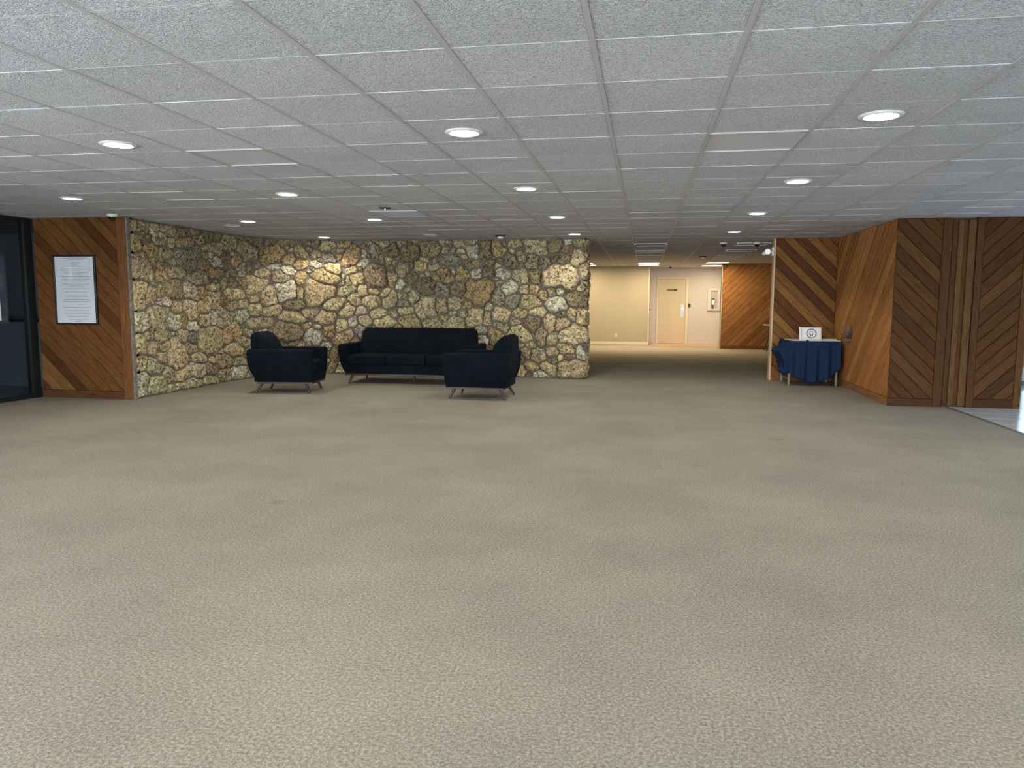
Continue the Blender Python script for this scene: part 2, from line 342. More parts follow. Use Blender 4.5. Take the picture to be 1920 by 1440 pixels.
for k in range(9):
    y = -.24+k*.06; MB().add([(-.275, y, -.004), (.275, y, -.004), (.275, y+.035, .018), (-.275, y+.035, .018), (-.275, y+.003, -.006), (.275, y+.003, -.006), (.275, y+.038, .016), (-.275, y+.038, .016)],
        [(0, 1, 2, 3), (7, 6, 5, 4), (0, 4, 5, 1), (1, 5, 6, 2), (2, 6, 7, 3), (3, 7, 4, 0)]).build('slat', M['tbar'], r)

# ------------------------------------------------------------------ stone wall
SX, SY, SR = -6.69, 12.79, 1.70
SCX, SCY = SX+SR, SY-SR; EX = -1.03; CR = 0.05
L1 = SCY-8.86; L2 = L1+SR*math.pi/2; L3 = L2+(EX-CR-SCX); L4 = L3+CR*math.pi/2; L5 = L4+0.34
def path(u):
    if u <= L1: return (SX, 8.86+u), (1, 0)
    if u <= L2:
        a = (u-L1)/SR; return (SCX-SR*math.cos(a), SCY+SR*math.sin(a)), (math.cos(a), -math.sin(a))
    if u <= L3: return (SCX+(u-L2), SY), (0, -1)
    if u <= L4:
        a = (u-L3)/CR; return (EX-CR+CR*math.sin(a), SY+CR-CR*math.cos(a)), (math.sin(a), -math.cos(a))
    return (EX, SY+CR+(u-L4)), (1, 0)
us = sorted(set([0, L1, L3, L4, L5] + list(np.linspace(L1, L2, 24)) + list(np.linspace(L3, L4, 5))))
T = 0.14; mb = MB(); H = CEIL+0.02; k = 0
for u in us:
    (x, y), (nx, ny) = path(u); bx, by = x-nx*T, y-ny*T
    if u >= L3-1e-6: bx, by = min(bx, EX-T), max(by, SY+T) if u < L4-1e-6 else by
    if L3-1e-6 <= u < L4-1e-6: bx, by = EX-T, SY+T
    mb.v += [(x, y, 0), (x, y, H), (bx, max(by, SY+T) if u >= L4-1e-6 and by < SY+T else by, 0), (bx, max(by, SY+T) if u >= L4-1e-6 and by < SY+T else by, H)]
n = len(us)
for i in range(n-1):
    a = 4*i; b = a+4
    mb.f += [(a, b, b+1, a+1), (a+2, a+3, b+3, b+2), (a+1, b+1, b+3, a+3), (a, a+2, b+2, b)]
mb.f += [(0, 1, 3, 2), (4*n-4, 4*n-2, 4*n-1, 4*n-3)]
wall_st = mb.build('wall_stone', M['mortar'], label='curved wall of rough tan coral stones set in grey mortar', kind='structure')

TINT = {'y': (0.70, 0.575, 0.355), 'w': (0.74, 0.675, 0.53), 't': (0.57, 0.475, 0.315), 'o': (0.58, 0.445, 0.245), 'd': (0.38, 0.305, 0.195), 'g': (0.41, 0.365, 0.275)}
SRC = """841,173,25,22,y 868,135,17,12,d 833,126,17,12,w 849,203,12,8,d 870,203,9,14,y 815,199,10,10,g 795,198,10,12,t 788,130,14,13,y 761,133,13,10,g 740,108,13,15,y 701,146,21,23,o 663,155,13,10,d 634,150,14,10,g 656,125,13,12,t 677,123,8,7,o 632,125,11,13,t 608,118,17,19,t 566,123,12,7,g 583,138,10,11,t 564,138,10,7,t 540,131,15,13,t 520,112,14,9,y 508,131,16,13,y 515,176,16,19,d 484,112,10,8,w 459,112,13,12,y 529,145,10,8,y 510,149,10,6,y 490,150,9,8,y 460,147,16,8,y 482,169,11,11,y 473,185,11,8,y 469,211,13,16,o 531,96,15,11,y 578,92,20,11,o 615,92,15,11,t 656,92,18,14,t 692,104,18,15,y 718,100,7,12,y 637,101,8,7,o 651,112,8,5,w 673,109,11,6,t 719,121,9,8,t 735,137,13,13,g 776,154,9,8,t 753,155,13,10,w 771,173,13,11,t 799,175,9,11,d 795,153,10,8,o 809,142,10,9,o 825,146,8,8,t 841,146,8,7,w 776,112,13,9,y 803,112,13,7,y 793,94,13,13,d 825,94,8,15,y 846,90,14,10,y 862,110,9,11,y 875,108,8,14,y 772,77,19,14,y 739,88,14,10,t 727,72,13,13,o 765,98,11,8,t 809,71,10,15,d 862,74,19,17,y 830,67,10,9,t 805,41,15,13,t 830,48,12,7,y 855,51,13,10,y 876,42,7,13,w 792,57,8,7,y 782,41,9,9,y 858,35,10,7,d 828,32,8,6,d 791,20,11,7,o 821,18,13,12,t 807,7,14,7,w 860,19,22,14,t 777,10,6,9,y 689,217,12,11,w 736,219,10,12,o 713,216,9,15,d 801,223,17,12,t 828,225,10,9,d 720,196,11,7,d 689,198,12,9,d 649,199,16,10,g 757,198,12,11,d 673,180,11,11,o 642,176,13,9,o 718,181,9,7,d 698,178,8,9,w 741,178,11,8,w 603,155,16,13,d 579,173,10,10,d 596,192,13,9,o 562,187,11,9,t 540,171,7,12,t 513,215,9,15,g 545,220,11,10,d 577,217,15,13,d 616,219,13,11,d 490,195,11,7,w 454,66,16,12,y 449,86,11,10,y 471,93,10,11,w 489,95,11,11,y 14,174,21,15,y 12,139,18,18,y 12,103,19,13,w 10,72,16,16,y 8,45,15,10,y 9,17,17,17,w 55,98,18,22,y 68,170,15,15,o 48,197,12,14,o 96,187,8,6,w 132,193,26,18,g 167,187,16,8,o 93,146,22,13,d 132,145,19,12,w 157,145,11,9,o 196,150,11,7,y 60,144,9,10,o 42,138,10,12,t 68,128,14,7,w 98,170,18,10,t 151,165,19,10,t 130,118,15,15,y 170,124,15,9,y 196,128,15,15,t 93,101,14,11,w 112,100,7,13,o 132,94,14,7,w 172,101,15,9,y 191,103,11,11,w 173,69,26,19,y 138,75,12,9,g 110,76,12,10,t 63,67,14,7,y 38,67,13,10,t 30,82,10,7,t 95,53,21,19,y 56,52,9,10,t 39,40,20,9,t 149,43,14,9,y 133,59,16,7,t 106,22,18,10,y 145,25,19,11,w 181,26,21,9,d 176,7,21,10,t 217,34,21,13,t 244,47,22,10,y 253,29,15,7,t 249,13,17,9,w 216,12,18,10,t 74,23,12,13,t 46,11,19,12,t 82,7,16,6,y 126,6,27,6,t 239,77,21,13,o 246,142,20,9,y 224,133,11,8,d 245,124,13,8,t 267,126,12,8,t 266,108,12,12,w 290,117,15,10,y 317,138,18,15,y 297,158,20,15,y 350,147,19,17,w 409,148,26,21,y 422,172,23,11,o 376,145,8,10,y 377,167,9,10,o 366,124,16,11,d 437,124,16,11,y 363,102,24,11,y 420,99,17,11,y 396,111,14,8,t 355,78,27,16,d 395,68,15,13,w 427,80,14,10,o 384,85,8,7,o 324,112,15,9,y 302,93,27,8,t 280,212,16,16,t 330,210,19,14,o 380,214,11,10,t 429,208,13,10,g 341,171,14,11,t 356,183,10,7,w 313,179,14,9,y 287,188,8,10,d 334,189,11,6,w 401,194,11,6,w 258,193,11,11,o 269,162,9,9,o 228,194,13,11,d 199,175,17,9,o 210,212,15,10,t 240,221,16,9,t 78,197,14,11,t 58,220,9,13,w 127,212,19,9,t 159,223,14,6,t 4,207,15,11,o 430,30,7,19,d 3,228,12,10,o 30,229,10,7,t 89,231,16,8,t 115,227,15,8,d 196,232,19,8,d 294,231,16,7,d 357,232,16,8,d 404,232,14,7,d"""
def make_stones():
    rng = random.Random(11); sites = []
    for e in SRC.split():
        a = e.split(','); u, v, ru, rv = [float(q)/100 for q in a[:4]]
        sites.append([u*L4/8.85, v, ru, rv, a[4]])
    R = 0.0125; NU, NV = int(L5/R), int(CEIL/R)
    gu = (np.arange(NU)+.5)*R; gv = (np.arange(NV)+.5)*R
    wu = np.zeros((NU, NV)); wv = np.zeros((NU, NV))
    GU, GV = np.meshgrid(gu, gv, indexing='ij')
    for kk in range(5):                                 # gently warped outlines
        f = 5.0*1.7**kk; am = 0.030/1.6**kk; p = [rng.uniform(0, 6.28) for _ in range(4)]
        wu += 1.15*am*np.sin(GV*f*1.1+p[0]+1.7*np.sin(GU*f*.7+p[1])); wv += am*np.sin(GU*f+p[2]+1.7*np.sin(GV*f*.8+p[3]))
    QU, QV = GU+wu*.6, GV+wv*.6
    best = np.full((NU, NV), 1e9); lab = np.full((NU, NV), -1, int)
    def stamp(i):
        u, v, ru, rv, _ = sites[i]; wd = 3.2
        a0, a1 = max(0, int((u-ru*wd-.1)/R)), min(NU, int((u+ru*wd+.1)/R)+1); b0, b1 = max(0, int((v-rv*wd-.1)/R)), min(NV, int((v+rv*wd+.1)/R)+1)
        du = np.abs(QU[a0:a1, b0:b1]-u)/ru; dv = np.abs(QV[a0:a1, b0:b1]-v)/rv
        d = (du**2.5+dv**2.5)**(1/2.5); s = best[a0:a1, b0:b1]; m = d < s; s[m] = d[m]; lab[a0:a1, b0:b1][m] = i
    for i in range(len(sites)): stamp(i)
    for q in range(9000):                               # fill what is left with smaller stones
        u, v = rng.uniform(.03, L5-.03), rng.uniform(.03, CEIL-.03)
        d = best[int(u/R), int(v/R)]
        need = 1.62 if q < 6000 else 1.40
        if d < need: continue
        s = rng.uniform(.055, .115) if q < 6000 else rng.uniform(.035, .06)
        asp = rng.uniform(.75, 1.35)
        sites.append([u, v, s*asp, s/asp, rng.choice('yyttttoddgw')]); stamp(len(sites)-1)
    NA = 36; out = []
    for i, (u, v, ru, rv, c) in enumerate(sites):
        ids = np.argwhere(lab == i)
        if len(ids) < 12: continue
        cu, cv = ids.mean(0); ar = len(ids)*R*R
        if lab[int(cu), int(cv)] != i: cu, cv = ids[len(ids)//2]
        rad = []
        for j in range(NA):
            a = 2*math.pi*j/NA; du, dv = math.cos(a), math.sin(a); s = 0.0
            while True:
                x, y = int(cu+du*s), int(cv+dv*s)
                if x < 0 or y < 0 or x >= NU or y >= NV or lab[x, y] != i or cu+du*s < 0 or cv+dv*s < 0: break
                s += .4
                if s > 60: break
            rad.append(s*R)
        rad = [.2*rad[j-1]+.6*rad[j]+.2*rad[(j+1) % NA] for j in range(NA)]
        out.append((ar, (cu+.5)*R, (cv+.5)*R, rad, c))
    out.sort(key=lambda t: -t[0])
    return out
def stone_geo(st, rng):
    ar, u0, v0, rad, c = st; NA = len(rad); rm = sum(rad)/NA
    dep = min(.11, .034+rm*.28)*rng.uniform(.75, 1.3)*(.5+.5*min(1, max(0, (u0-L1)/1.6))); off = Vector((rng.uniform(0, 50), rng.uniform(0, 50), rng.uniform(0, 50)))
    tu, tv = rng.uniform(-.25, .25), rng.uniform(-.1, .3)
    rings = ((1.0, -.010), (.99, .34), (.96, .60), (.90, .80), (.80, .92), (.68, .98), (.52, 1.0), (.35, 1.02), (.17, 1.02))
    vs, fs = [], []
    def P(u, v, h):
        u = min(max(u, .004), L5-.004); v = min(max(v, .002), CEIL-.001)
        (x, y), (nx, ny) = path(u); return (x+nx*h, y+ny*h, v)
    for (t, hh) in rings:
        for j in range(NA):
            a = 2*math.pi*j/NA; g = max(.4, 1-(.013+.005*(u0 < L1+.8))/max(rad[j], .02)); r = rad[j]*t*g
            du, dv = r*math.cos(a), r*math.sin(a)
            p = Vector((u0+du, v0+dv, 0))
            nz = noise.noise(p*9+off)*.5+noise.noise(p*24+off)*.5+noise.noise(p*55+off)*.38
            h = dep*hh
            if hh > 0: h += dep*(tu*du+tv*dv)/max(rm, .03)*.5*min(1, hh) + nz*.034*min(1, hh*1.2); h = max(h, .006)
            e = 1+(noise.noise(p*22+off)*.10+noise.noise(p*50+off)*.07)*(t > .85)
            vs.append(P(u0+du*e, v0+dv*e, h))
    nr = len(rings); vs.append(P(u0, v0, dep*1.02+noise.noise(Vector((u0, v0, 0))*9+off)*.015))
    for i in range(nr-1):
        for j in range(NA): fs.append((i*NA+j, i*NA+(j+1) % NA, (i+1)*NA+(j+1) % NA, (i+1)*NA+j))
    for j in range(NA): fs.append(((nr-1)*NA+j, (nr-1)*NA+(j+1) % NA, nr*NA))
    k = rng.uniform(.86, 1.14); tc = [min(1, q*k*rng.uniform(.96, 1.04)) for q in TINT[c]]
    return vs, fs, tc
def tint_attr(me, cols):
    at = me.color_attributes.new('tint', 'FLOAT_COLOR', 'POINT')
    at.data.foreach_set('color', np.array(cols, np.float32).ravel())
srng = random.Random(5); rv, rf, rc = [], [], []
for i, st in enumerate(make_stones()):
    vs, fs, tc = stone_geo(st, srng)
    if i < 300:
        c = vs[-1]; b = MB().add([(x-c[0], y-c[1], z-c[2]) for x, y, z in vs], fs)
        o = b.build('stone', M['stone'], wall_st, smooth=False, loc=c); o.data.shade_smooth(); tint_attr(o.data, [(*tc, 1)]*len(vs))
    else:
        k = len(rv); rv += vs; rf += [tuple(q+k for q in f) for f in fs]; rc += [(*tc, 1)]*len(vs)
if rv:
    o = MB().add(rv, rf).build('small_stones', M['stone'], wall_st, kind='stuff'); o.data.shade_smooth(); tint_attr(o.data, rc)

# ------------------------------------------------------------------ wooden board walls
def clip(poly, a, b, c):                              # keep a*x+b*y<=c
    out = []
    for i in range(len(poly)):
        p, q = poly[i], poly[(i+1) % len(poly)]; dp, dq = a*p[0]+b*p[1]-c, a*q[0]+b*q[1]-c
        if dp <= 0: out.append(p)
        if dp*dq < 0: t = dp/(dp-dq); out.append((p[0]+t*(q[0]-p[0]), p[1]+t*(q[1]-p[1])))
    return out
def board(name, poly, org, hd, nd, parent, color, ang, thick=0.02, ch=0.007, rng=random):
    n = len(poly)
    cx = sum(p[0] for p in poly)/n; cz = sum(p[1] for p in poly)/n
    ar = sum(poly[i][0]*poly[(i+1) % n][1]-poly[(i+1) % n][0]*poly[i][1] for i in range(n))
    if ar < 0: poly = poly[::-1]
    ins = []
    for i in range(n):                                # inset outline
        p, q, r = Vector(poly[i-1]), Vector(poly[i]), Vector(poly[(i+1) % n])
        e1, e2 = (q-p), (r-q)
        if e1.length < 1e-6 or e2.length < 1e-6: ins.append(q); continue
        n1 = Vector((-e1.y, e1.x)).normalized(); n2 = Vector((-e2.y, e2.x)).normalized(); m = n1+n2
        if m.length < .1: ins.append(q); continue
        m.normalize(); ins.append(q+m*min(ch*2.5, ch/max(.3, m.dot(n1))))
    hd, nd = Vector(hd), Vector(nd); c0 = Vector(org)+hd*cx+Vector((0, 0, cz))
    w3 = lambda p, d: tuple(hd*(p[0]-cx)+Vector((0, 0, p[1]-cz))+nd*d)
    vs = [w3(p, 0) for p in poly]+[w3(p, thick-ch) for p in poly]+[w3(p, thick) for p in ins]; uvp = list(poly)+list(poly)+[tuple(p) for p in ins]
    fs = [tuple(range(2*n, 3*n)), tuple(reversed(range(n)))]
    for lv in (0, n): fs += [(lv+i, lv+(i+1) % n, lv+n+(i+1) % n, lv+n+i) for i in range(n)]
    me = bpy.data.meshes.new(name); me.from_pydata(vs, [], fs); me.update()
    uv = me.uv_layers.new(name='grain'); ca, sa = math.cos(ang), math.sin(ang); ou, ov = rng.uniform(0, 40), rng.uniform(0, 40)
    for l in me.loops:
        p = uvp[l.vertex_index]; uv.data[l.index].uv = (p[0]*ca+p[1]*sa+ou, -p[0]*sa+p[1]*ca+ov)
    bm = bmesh.new(); bm.from_mesh(me); bmesh.ops.recalc_face_normals(bm, faces=bm.faces); bm.to_mesh(me); bm.free()
    me.materials.append(M['wood']); o = bpy.data.objects.new(name, me); COL.objects.link(o); o.parent = parent; o.location = c0; o.color = (*color, 1); return o
W_L, W_M, W_D, W_R = (0.188, 0.085, 0.027), (0.143, 0.061, 0.019), (0.094, 0.038, 0.0135), (0.150, 0.058, 0.019)
def tone(c, rng): k = rng.uniform(.88, 1.12); return tuple(q*k for q in c)
def panel(parent, org, hd, nd, a0, a1, z0, z1, sgn, pitch=0.130, tones=None, seed=1, scale=1.0, phase=0.0, gap=.0022, soft=0.0, pool=(W_L, W_M, W_M, W_R, W_D)):
    rng = random.Random(seed); ang = sgn*math.pi/4; s = math.sqrt(.5)
    # board k covers  phase+k*pitch <= dist <= phase+(k+1)*pitch with dist measured down from the top corner
    nx, nz = (s, s) if sgn < 0 else (-s, s)
    cs = [(a0, z0), (a1, z0), (a1, z1), (a0, z1)]; ds = [x*nx+z*nz for x, z in cs]; top = max(ds); k = -1
    d = top-phase+pitch
    while d > min(ds):
        poly = clip(clip(cs, nx, nz, d-gap), -nx, -nz, -(d-pitch+gap))
        if len(poly) >= 3:
            t = tones[max(k, 0)] if tones and k < len(tones) else rng.choice(pool)
            board('board', poly, org, hd, nd, parent, tuple((q*(1-soft)+m_*soft)*scale for q, m_ in zip(tone(t, rng), W_M)), ang, rng=rng)
        d -= pitch; k += 1
def rect_board(name, parent, org, hd, nd, a0, a1, z0, z1, color, vertical=True, thick=.024, seed=1):
    rng = random.Random(seed+int(a0*100)+int(z0*31))
    return board(name, [(a0, z0), (a1, z0), (a1, z1), (a0, z1)], org, hd, nd, parent, tone(color, rng), math.pi/2 if vertical else 0, thick, .003, rng)
ZT = CEIL+.004
# left panel
wl_ = MB().box(-8.06, -6.69, 8.845, 8.99, 0, CEIL+.045).build('wall_left', M['woodback'], label='wall panel of diagonal brown cedar boards between the dark glass and the stones', kind='structure')
pg = dict(org=(0, 8.845, 0), hd=(1, 0, 0), nd=(0, -1, 0))
panel(wl_, **pg, a0=-8.05, a1=-6.81, z0=.105, z1=CEIL, sgn=-1, seed=4, phase=.05, scale=.86, tones=[W_M, W_M, W_D, W_M, W_M, W_R, W_M, W_D, W_M, W_M, W_R, W_M, W_M, W_R, W_M, W_D, W_L, W_L, W_D, W_L])
rect_board('stile', wl_, a0=-6.808, a1=-6.672, z0=0, z1=CEIL, color=(.14, .06, .022), **pg)
rect_board('bottom_rail', wl_, a0=-8.05, a1=-6.81, z0=0, z1=.102, color=(.095, .04, .016), vertical=False, **pg)
MB().box(-6.69, -6.652, 8.826, 8.885, 0, CEIL).build('trim_5', M['mortar'], label='grey mortar strip between the left cedar panel and the stones', kind='structure')
# alcove back wall
wa = MB().box(2.135, 3.27, 13.30, 13.42, 0, CEIL+.045).build('wall_alcove', M['woodback'], label='alcove wall of alternating light and dark diagonal cedar boards behind the blue table', kind='structure')
pg = dict(org=(0, 13.30, 0), hd=(1, 0, 0), nd=(0, -1, 0))
D, L_, Mm, R_ = W_D, W_L, W_M, W_R
panel(wa, **pg, a0=2.135, a1=3.12, z0=0, z1=CEIL, sgn=-1, seed=8, phase=.10, scale=1.15, tones=[Mm, L_, D, L_, D, L_, D, L_, L_, D, D, L_, Mm, L_, D, Mm, Mm, L_])
MB().box(2.105, 2.135, 13.272, 13.44, 0, CEIL, .004).build('trim_2', M['pine'], label='pale wood edge strip ending the alcove wall', kind='structure')
# long side of the alcove; cedar colour raised to stand in for light
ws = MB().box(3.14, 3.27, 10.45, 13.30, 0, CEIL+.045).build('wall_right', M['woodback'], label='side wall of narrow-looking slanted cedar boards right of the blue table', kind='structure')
pg = dict(org=(3.14, 0, 0), hd=(0, -1, 0), nd=(-1, 0, 0))
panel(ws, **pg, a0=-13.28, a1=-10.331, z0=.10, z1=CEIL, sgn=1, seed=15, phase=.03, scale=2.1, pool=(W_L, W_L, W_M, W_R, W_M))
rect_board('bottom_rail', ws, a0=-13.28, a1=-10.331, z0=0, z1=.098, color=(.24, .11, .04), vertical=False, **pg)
# front panels; same cedar darkened in colour, shade for the dimmer face
wf = MB().box(3.128, 3.77, 10.33, 10.45, 0, CEIL+.045).build('wall_right_front', M['woodback'], label='cedar panel with boards slanting down to the right, beside the vertical boards', kind='structure')
pg = dict(org=(0, 10.33, 0), hd=(1, 0, 0), nd=(0, -1, 0))
panel(wf, **pg, a0=3.1195, a1=3.655, z0=.10, z1=CEIL, sgn=-1, seed=21, phase=.07, scale=.50, soft=.45, tones=[Mm, Mm, D, L_, D, Mm, R_, Mm, D, R_, Mm, L_, Mm, D, R_, Mm])
rect_board('stile', wf, a0=3.657, a1=3.762, z0=0, z1=CEIL, color=(.072, .031, .011), **pg)
rect_board('bottom_rail', wf, a0=3.1195, a1=3.655, z0=0, z1=.098, color=(.055, .023, .009), vertical=False, **pg)
wj = MB().box(3.775, 4.045, 10.37, 10.45, 0, CEIL).build('door_1', M['woodback'], label='folded stack of vertical cedar boards between the two slanted panels', kind='structure')
pg2 = dict(org=(0, 10.36, 0), hd=(1, 0, 0), nd=(0, -1, 0))
for k, (a, b, th, c) in enumerate(((3.778, 3.838, .022, (.075, .034, .012)), (3.841, 3.905, .034, (.092, .044, .016)), (3.908, 3.955, .020, (.075, .034, .012)), (3.958, 4.042, .040, (.11, .054, .019)))):
    rect_board('upright_board', wj, a0=a, a1=b, z0=.02, z1=CEIL-.03, color=c, thick=th, **pg2)
wg = MB().box(4.05, 4.68, 10.33, 10.45, 0, CEIL+.045).build('wall_right_end', M['woodback'], label='cedar panel with boards slanting up to the right at the entrance', kind='structure')
rect_board('stile', wg, a0=4.05, a1=4.128, z0=0, z1=CEIL, color=(.068, .029, .011), **pg)
rect_board('stile', wg, a0=4.595, a1=4.68, z0=0, z1=CEIL, color=(.080, .034, .012), seed=7, **pg)
panel(wg, **pg, a0=4.13, a1=4.593, z0=.115, z1=CEIL, sgn=1, seed=27, phase=.06, scale=.47, soft=.45, tones=[D, Mm, Mm, D, Mm, L_, Mm, Mm, Mm, R_, Mm, L_, D, L_, R_, L_])
rect_board('bottom_rail', wg, a0=4.13, a1=4.593, z0=0, z1=.112, color=(.05, .021, .009), vertical=False, **pg)
MB().box(3.27, 4.68, 10.45, 13.30, 0, CEIL+.045).build('wall_core', M['shellwall'], label='solid core behind the cedar panels', kind='structure')
# far hall wood wall
wb = MB().box(2.10, 4.75, 21.93, 22.05, 0, CEIL+.045).build('wall_hall_wood', M['woodback'], label='warm lit wall of diagonal cedar boards beside the white hall wall', kind='structure')
pg = dict(org=(0, 21.93, 0), hd=(1, 0, 0), nd=(0, -1, 0))
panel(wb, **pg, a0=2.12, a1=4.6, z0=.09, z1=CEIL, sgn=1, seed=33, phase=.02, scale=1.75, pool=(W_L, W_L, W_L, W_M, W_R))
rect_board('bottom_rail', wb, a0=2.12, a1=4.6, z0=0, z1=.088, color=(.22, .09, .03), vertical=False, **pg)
MB().box(2.100, 2.12, 21.90, 22.06, 0, CEIL, .004).build('trim_3', M['trim'], label='pale corner strip at the left edge of the hall cedar wall', kind='structure')

# ------------------------------------------------------------------ far hall
MB().box(-6.2, 0.10, 23.3, 23.42, 0, CEIL+.045).build('wall_back_left', M['beige'], label='plain beige painted wall at the end of the hall', kind='structure')
MB().box(0.02, 0.10, 23.42, 24.1, 0, CEIL+.045).build('wall_back_return', M['white'], label='short return beside the cream door recess', kind='structure')
wbk = MB().box(-0.1, 2.55, 24.1, 24.22, 0, CEIL+.045).build('wall_back', M['white'], label='white end wall holding the cream door', kind='structure')
MB().box(2.42, 2.54, 22.05, 24.1, 0, CEIL+.045).build('wall_back_side', M['white'], label='white side wall of the door recess', kind='structure')
MB().box(-6.2, 0.115, 23.278, 23.3, 0, .085, .006).build('baseboard_back_left', M['trim'], label='cream baseboard under the beige hall wall', kind='structure')
MB().box(0.082, 0.112, 23.285, 23.31, .085, CEIL, .004).build('trim_4', M['trim'], label='pale corner bead at the right end of the beige wall', kind='structure')
MB().box(0.1, 0.35, 24.08, 24.1, 0, .085, .006).build('baseboard_back', M['white'], label='white baseboard left of the cream door', kind='structure')
MB().box(1.315, 2.42, 24.08, 24.1, 0, .085, .006).build('baseboard_back_right', M['white'], label='white baseboard right of the cream door', kind='structure')
dr = empty('door_2', (0.82, 24.1, 0), label='cream painted flush door with a dark name plate at the hall end', kind='structure')
MB().box(-.415, .415, -.018, .03, .012, 2.03, .003).build('door_leaf', M['cream'], dr)
fr = MB(); fr.box(-.47, -.42, -.03, .02, 0, 2.085); fr.box(.42, .49, -.03, .02, 0, 2.085); fr.box(-.42, .42, -.03, .02, 2.04, 2.085); fr.build('door_frame', M['trim'], dr)
MB().box(-.16, .145, -.026, -.018, 1.665, 1.72, .002).build('name_plate', M['brownplate'], dr, label='dark brown name plate')
b = MB(); rr = random.Random(2); x = -.145
while x < .04: q = rr.uniform(.006, .012); b.box(x, x+q, -.0275, -.0255, 1.683, 1.702); x += q+.004
b.build('plate_lettering', M['gold'], dr, kind='stuff')
lk = MB().box(.265, .375, -.026, -.018, .85, 1.245, .002).build('lock_plate', M['steel'], dr, label='brushed steel lock plate')
MB().tube((.335, -.026, 1.115), (.335, -.055, 1.115), .022, .018).build('cylinder_lock', M['chrome'], lk); MB().tube((.33, -.026, .985), (.33, -.05, .985), .012, .009).build('keyhole_knob', M['black'], lk)
for z in (.25, 1.02, 1.8): MB().tube((-.418, -.03, z), (-.418, -.03, z+.09), .008).build('hinge', M['trim'], dr)
cr = empty('card_reader', (1.353, 24.1, 1.16), label='small black card reader on the wall right of the cream door', cat='card reader')
MB().box(-.03, .03, -.03, 0, 0, .107, .005).build('housing', M['black'], cr); MB().tube((0, -.03, .085), (0, -.033, .085), .006).build('indicator', M['red'], cr)
ex = empty('extinguisher_cabinet', (2.085, 24.1, 1.055), label='pale grey glazed cabinet on the white wall holding a fire extinguisher', cat='cabinet')
fr = MB(); fr.box(-.185, .185, -.05, -.03, 0, .06); fr.box(-.185, .185, -.05, -.03, .62, .68); fr.box(-.185, -.095, -.05, -.03, .06, .62); fr.box(.105, .185, -.05, -.03, .06, .62); fr.build('door_frame', M['cabinet'], ex)
bb = MB(); bb.box(-.165, .165, -.03, -.002, .02, .04); bb.box(-.165, .165, -.03, -.002, .64, .66); bb.box(-.165, -.15, -.03, -.002, .04, .64); bb.box(.15, .165, -.03, -.002, .04, .64); bb.box(-.15, .15, -.004, -.001, .04, .64); bb.build('body', M['cabinet'], ex)
MB().box(-.095, .105, -.042, -.038, .06, .62).build('pane', M['acrylic'], ex); MB().box(.115, .13, -.056, -.05, .3, .38, .002).build('pull', M['steel'], ex)
fe = empty('fire_extinguisher', (2.06, 24.072, 1.098), label='dark red fire extinguisher with white tag inside the wall cabinet', cat='extinguisher')
MB().lathe([(.022, 0), (.024, .01), (.024, .24), (.02, .27), (.010, .29), (.010, .31)], n=16).build('cylinder', M['extred'], fe, True)
MB().box(-.03, .035, -.0285, -.0255, .14, .29, .001).build('tag', M['paper'], fe); b = MB(); b.box(-.04, .05, -.012, .012, .31, .325, .002); b.tube((.0, 0, .30), (.045, 0, .345), .007); b.build('valve_handle', M['brownplate'], fe)
MB().tube((-.03, -.005, .30), (-.042, -.005, .12), .006).build('hose', M['black'], fe)
ol = empty('wall_outlet', (-.882, 23.3, .222), label='cream electrical outlet low on the beige hall wall', cat='outlet')
MB().box(-.042, .042, -.008, 0, 0, .125, .003).build('cover_plate', M['trim'], ol)
for z in (.035, .082): MB().box(-.02, .02, -.011, -.008, z-.014, z+.014, .001).build('socket', M['cream'], ol)
hk = empty('door_stop', (.10, 23.75, 1.075), label='small dark wall hook in the recess left of the cream door', cat='hook'); MB().tube((0, 0, 0), (.075, 0, 0), .012).build('pin', M['brownplate'], hk); MB().lathe([(.022, -.004), (.022, .004)], n=12).build('plate', M['brownplate'], hk)
# hall closing walls
MB().box(-6.3, -6.2, 12.9, 23.4, 0, CEIL+.045).build('wall_hall_left', M['beige'], label='hall side wall hidden behind the stone wall', kind='structure')
MB().box(4.72, 4.82, 13.42, 22.05, 0, CEIL+.045).build('wall_hall_right', M['shellwall'], label='hall side wall hidden behind the alcove', kind='structure')
MB().box(3.27, 4.70, 13.31, 13.42, 0, CEIL+.045).build('wall_hall_front', M['shellwall'], label='partition hidden behind the alcove', kind='structure')

# folding table far in the hall, mostly hidden by the alcove edge
tb = empty('folding_table', (3.95, 21.45, 0), label='grey folding table in front of the hall cedar wall, half hidden by the alcove', cat='table')
MB().box(-.72, .72, -.32, .32, .685, .715, .008).build('table_top', M['grey'], tb)
for s in (-1, 1):
    for t in (-1, 1):
        lg = MB(); lg.tube((s*.55, t*.25, .685), (s*.55, t*.25, .36), .016); lg.tube((s*.55, t*.25, .36), (s*.68, t*.25, .0), .016); lg.build('leg', M['black'], tb, True)
    MB().tube((s*.55, -.25, .36), (s*.55, .25, .36), .011).build('leg_brace', M['black'], tb)

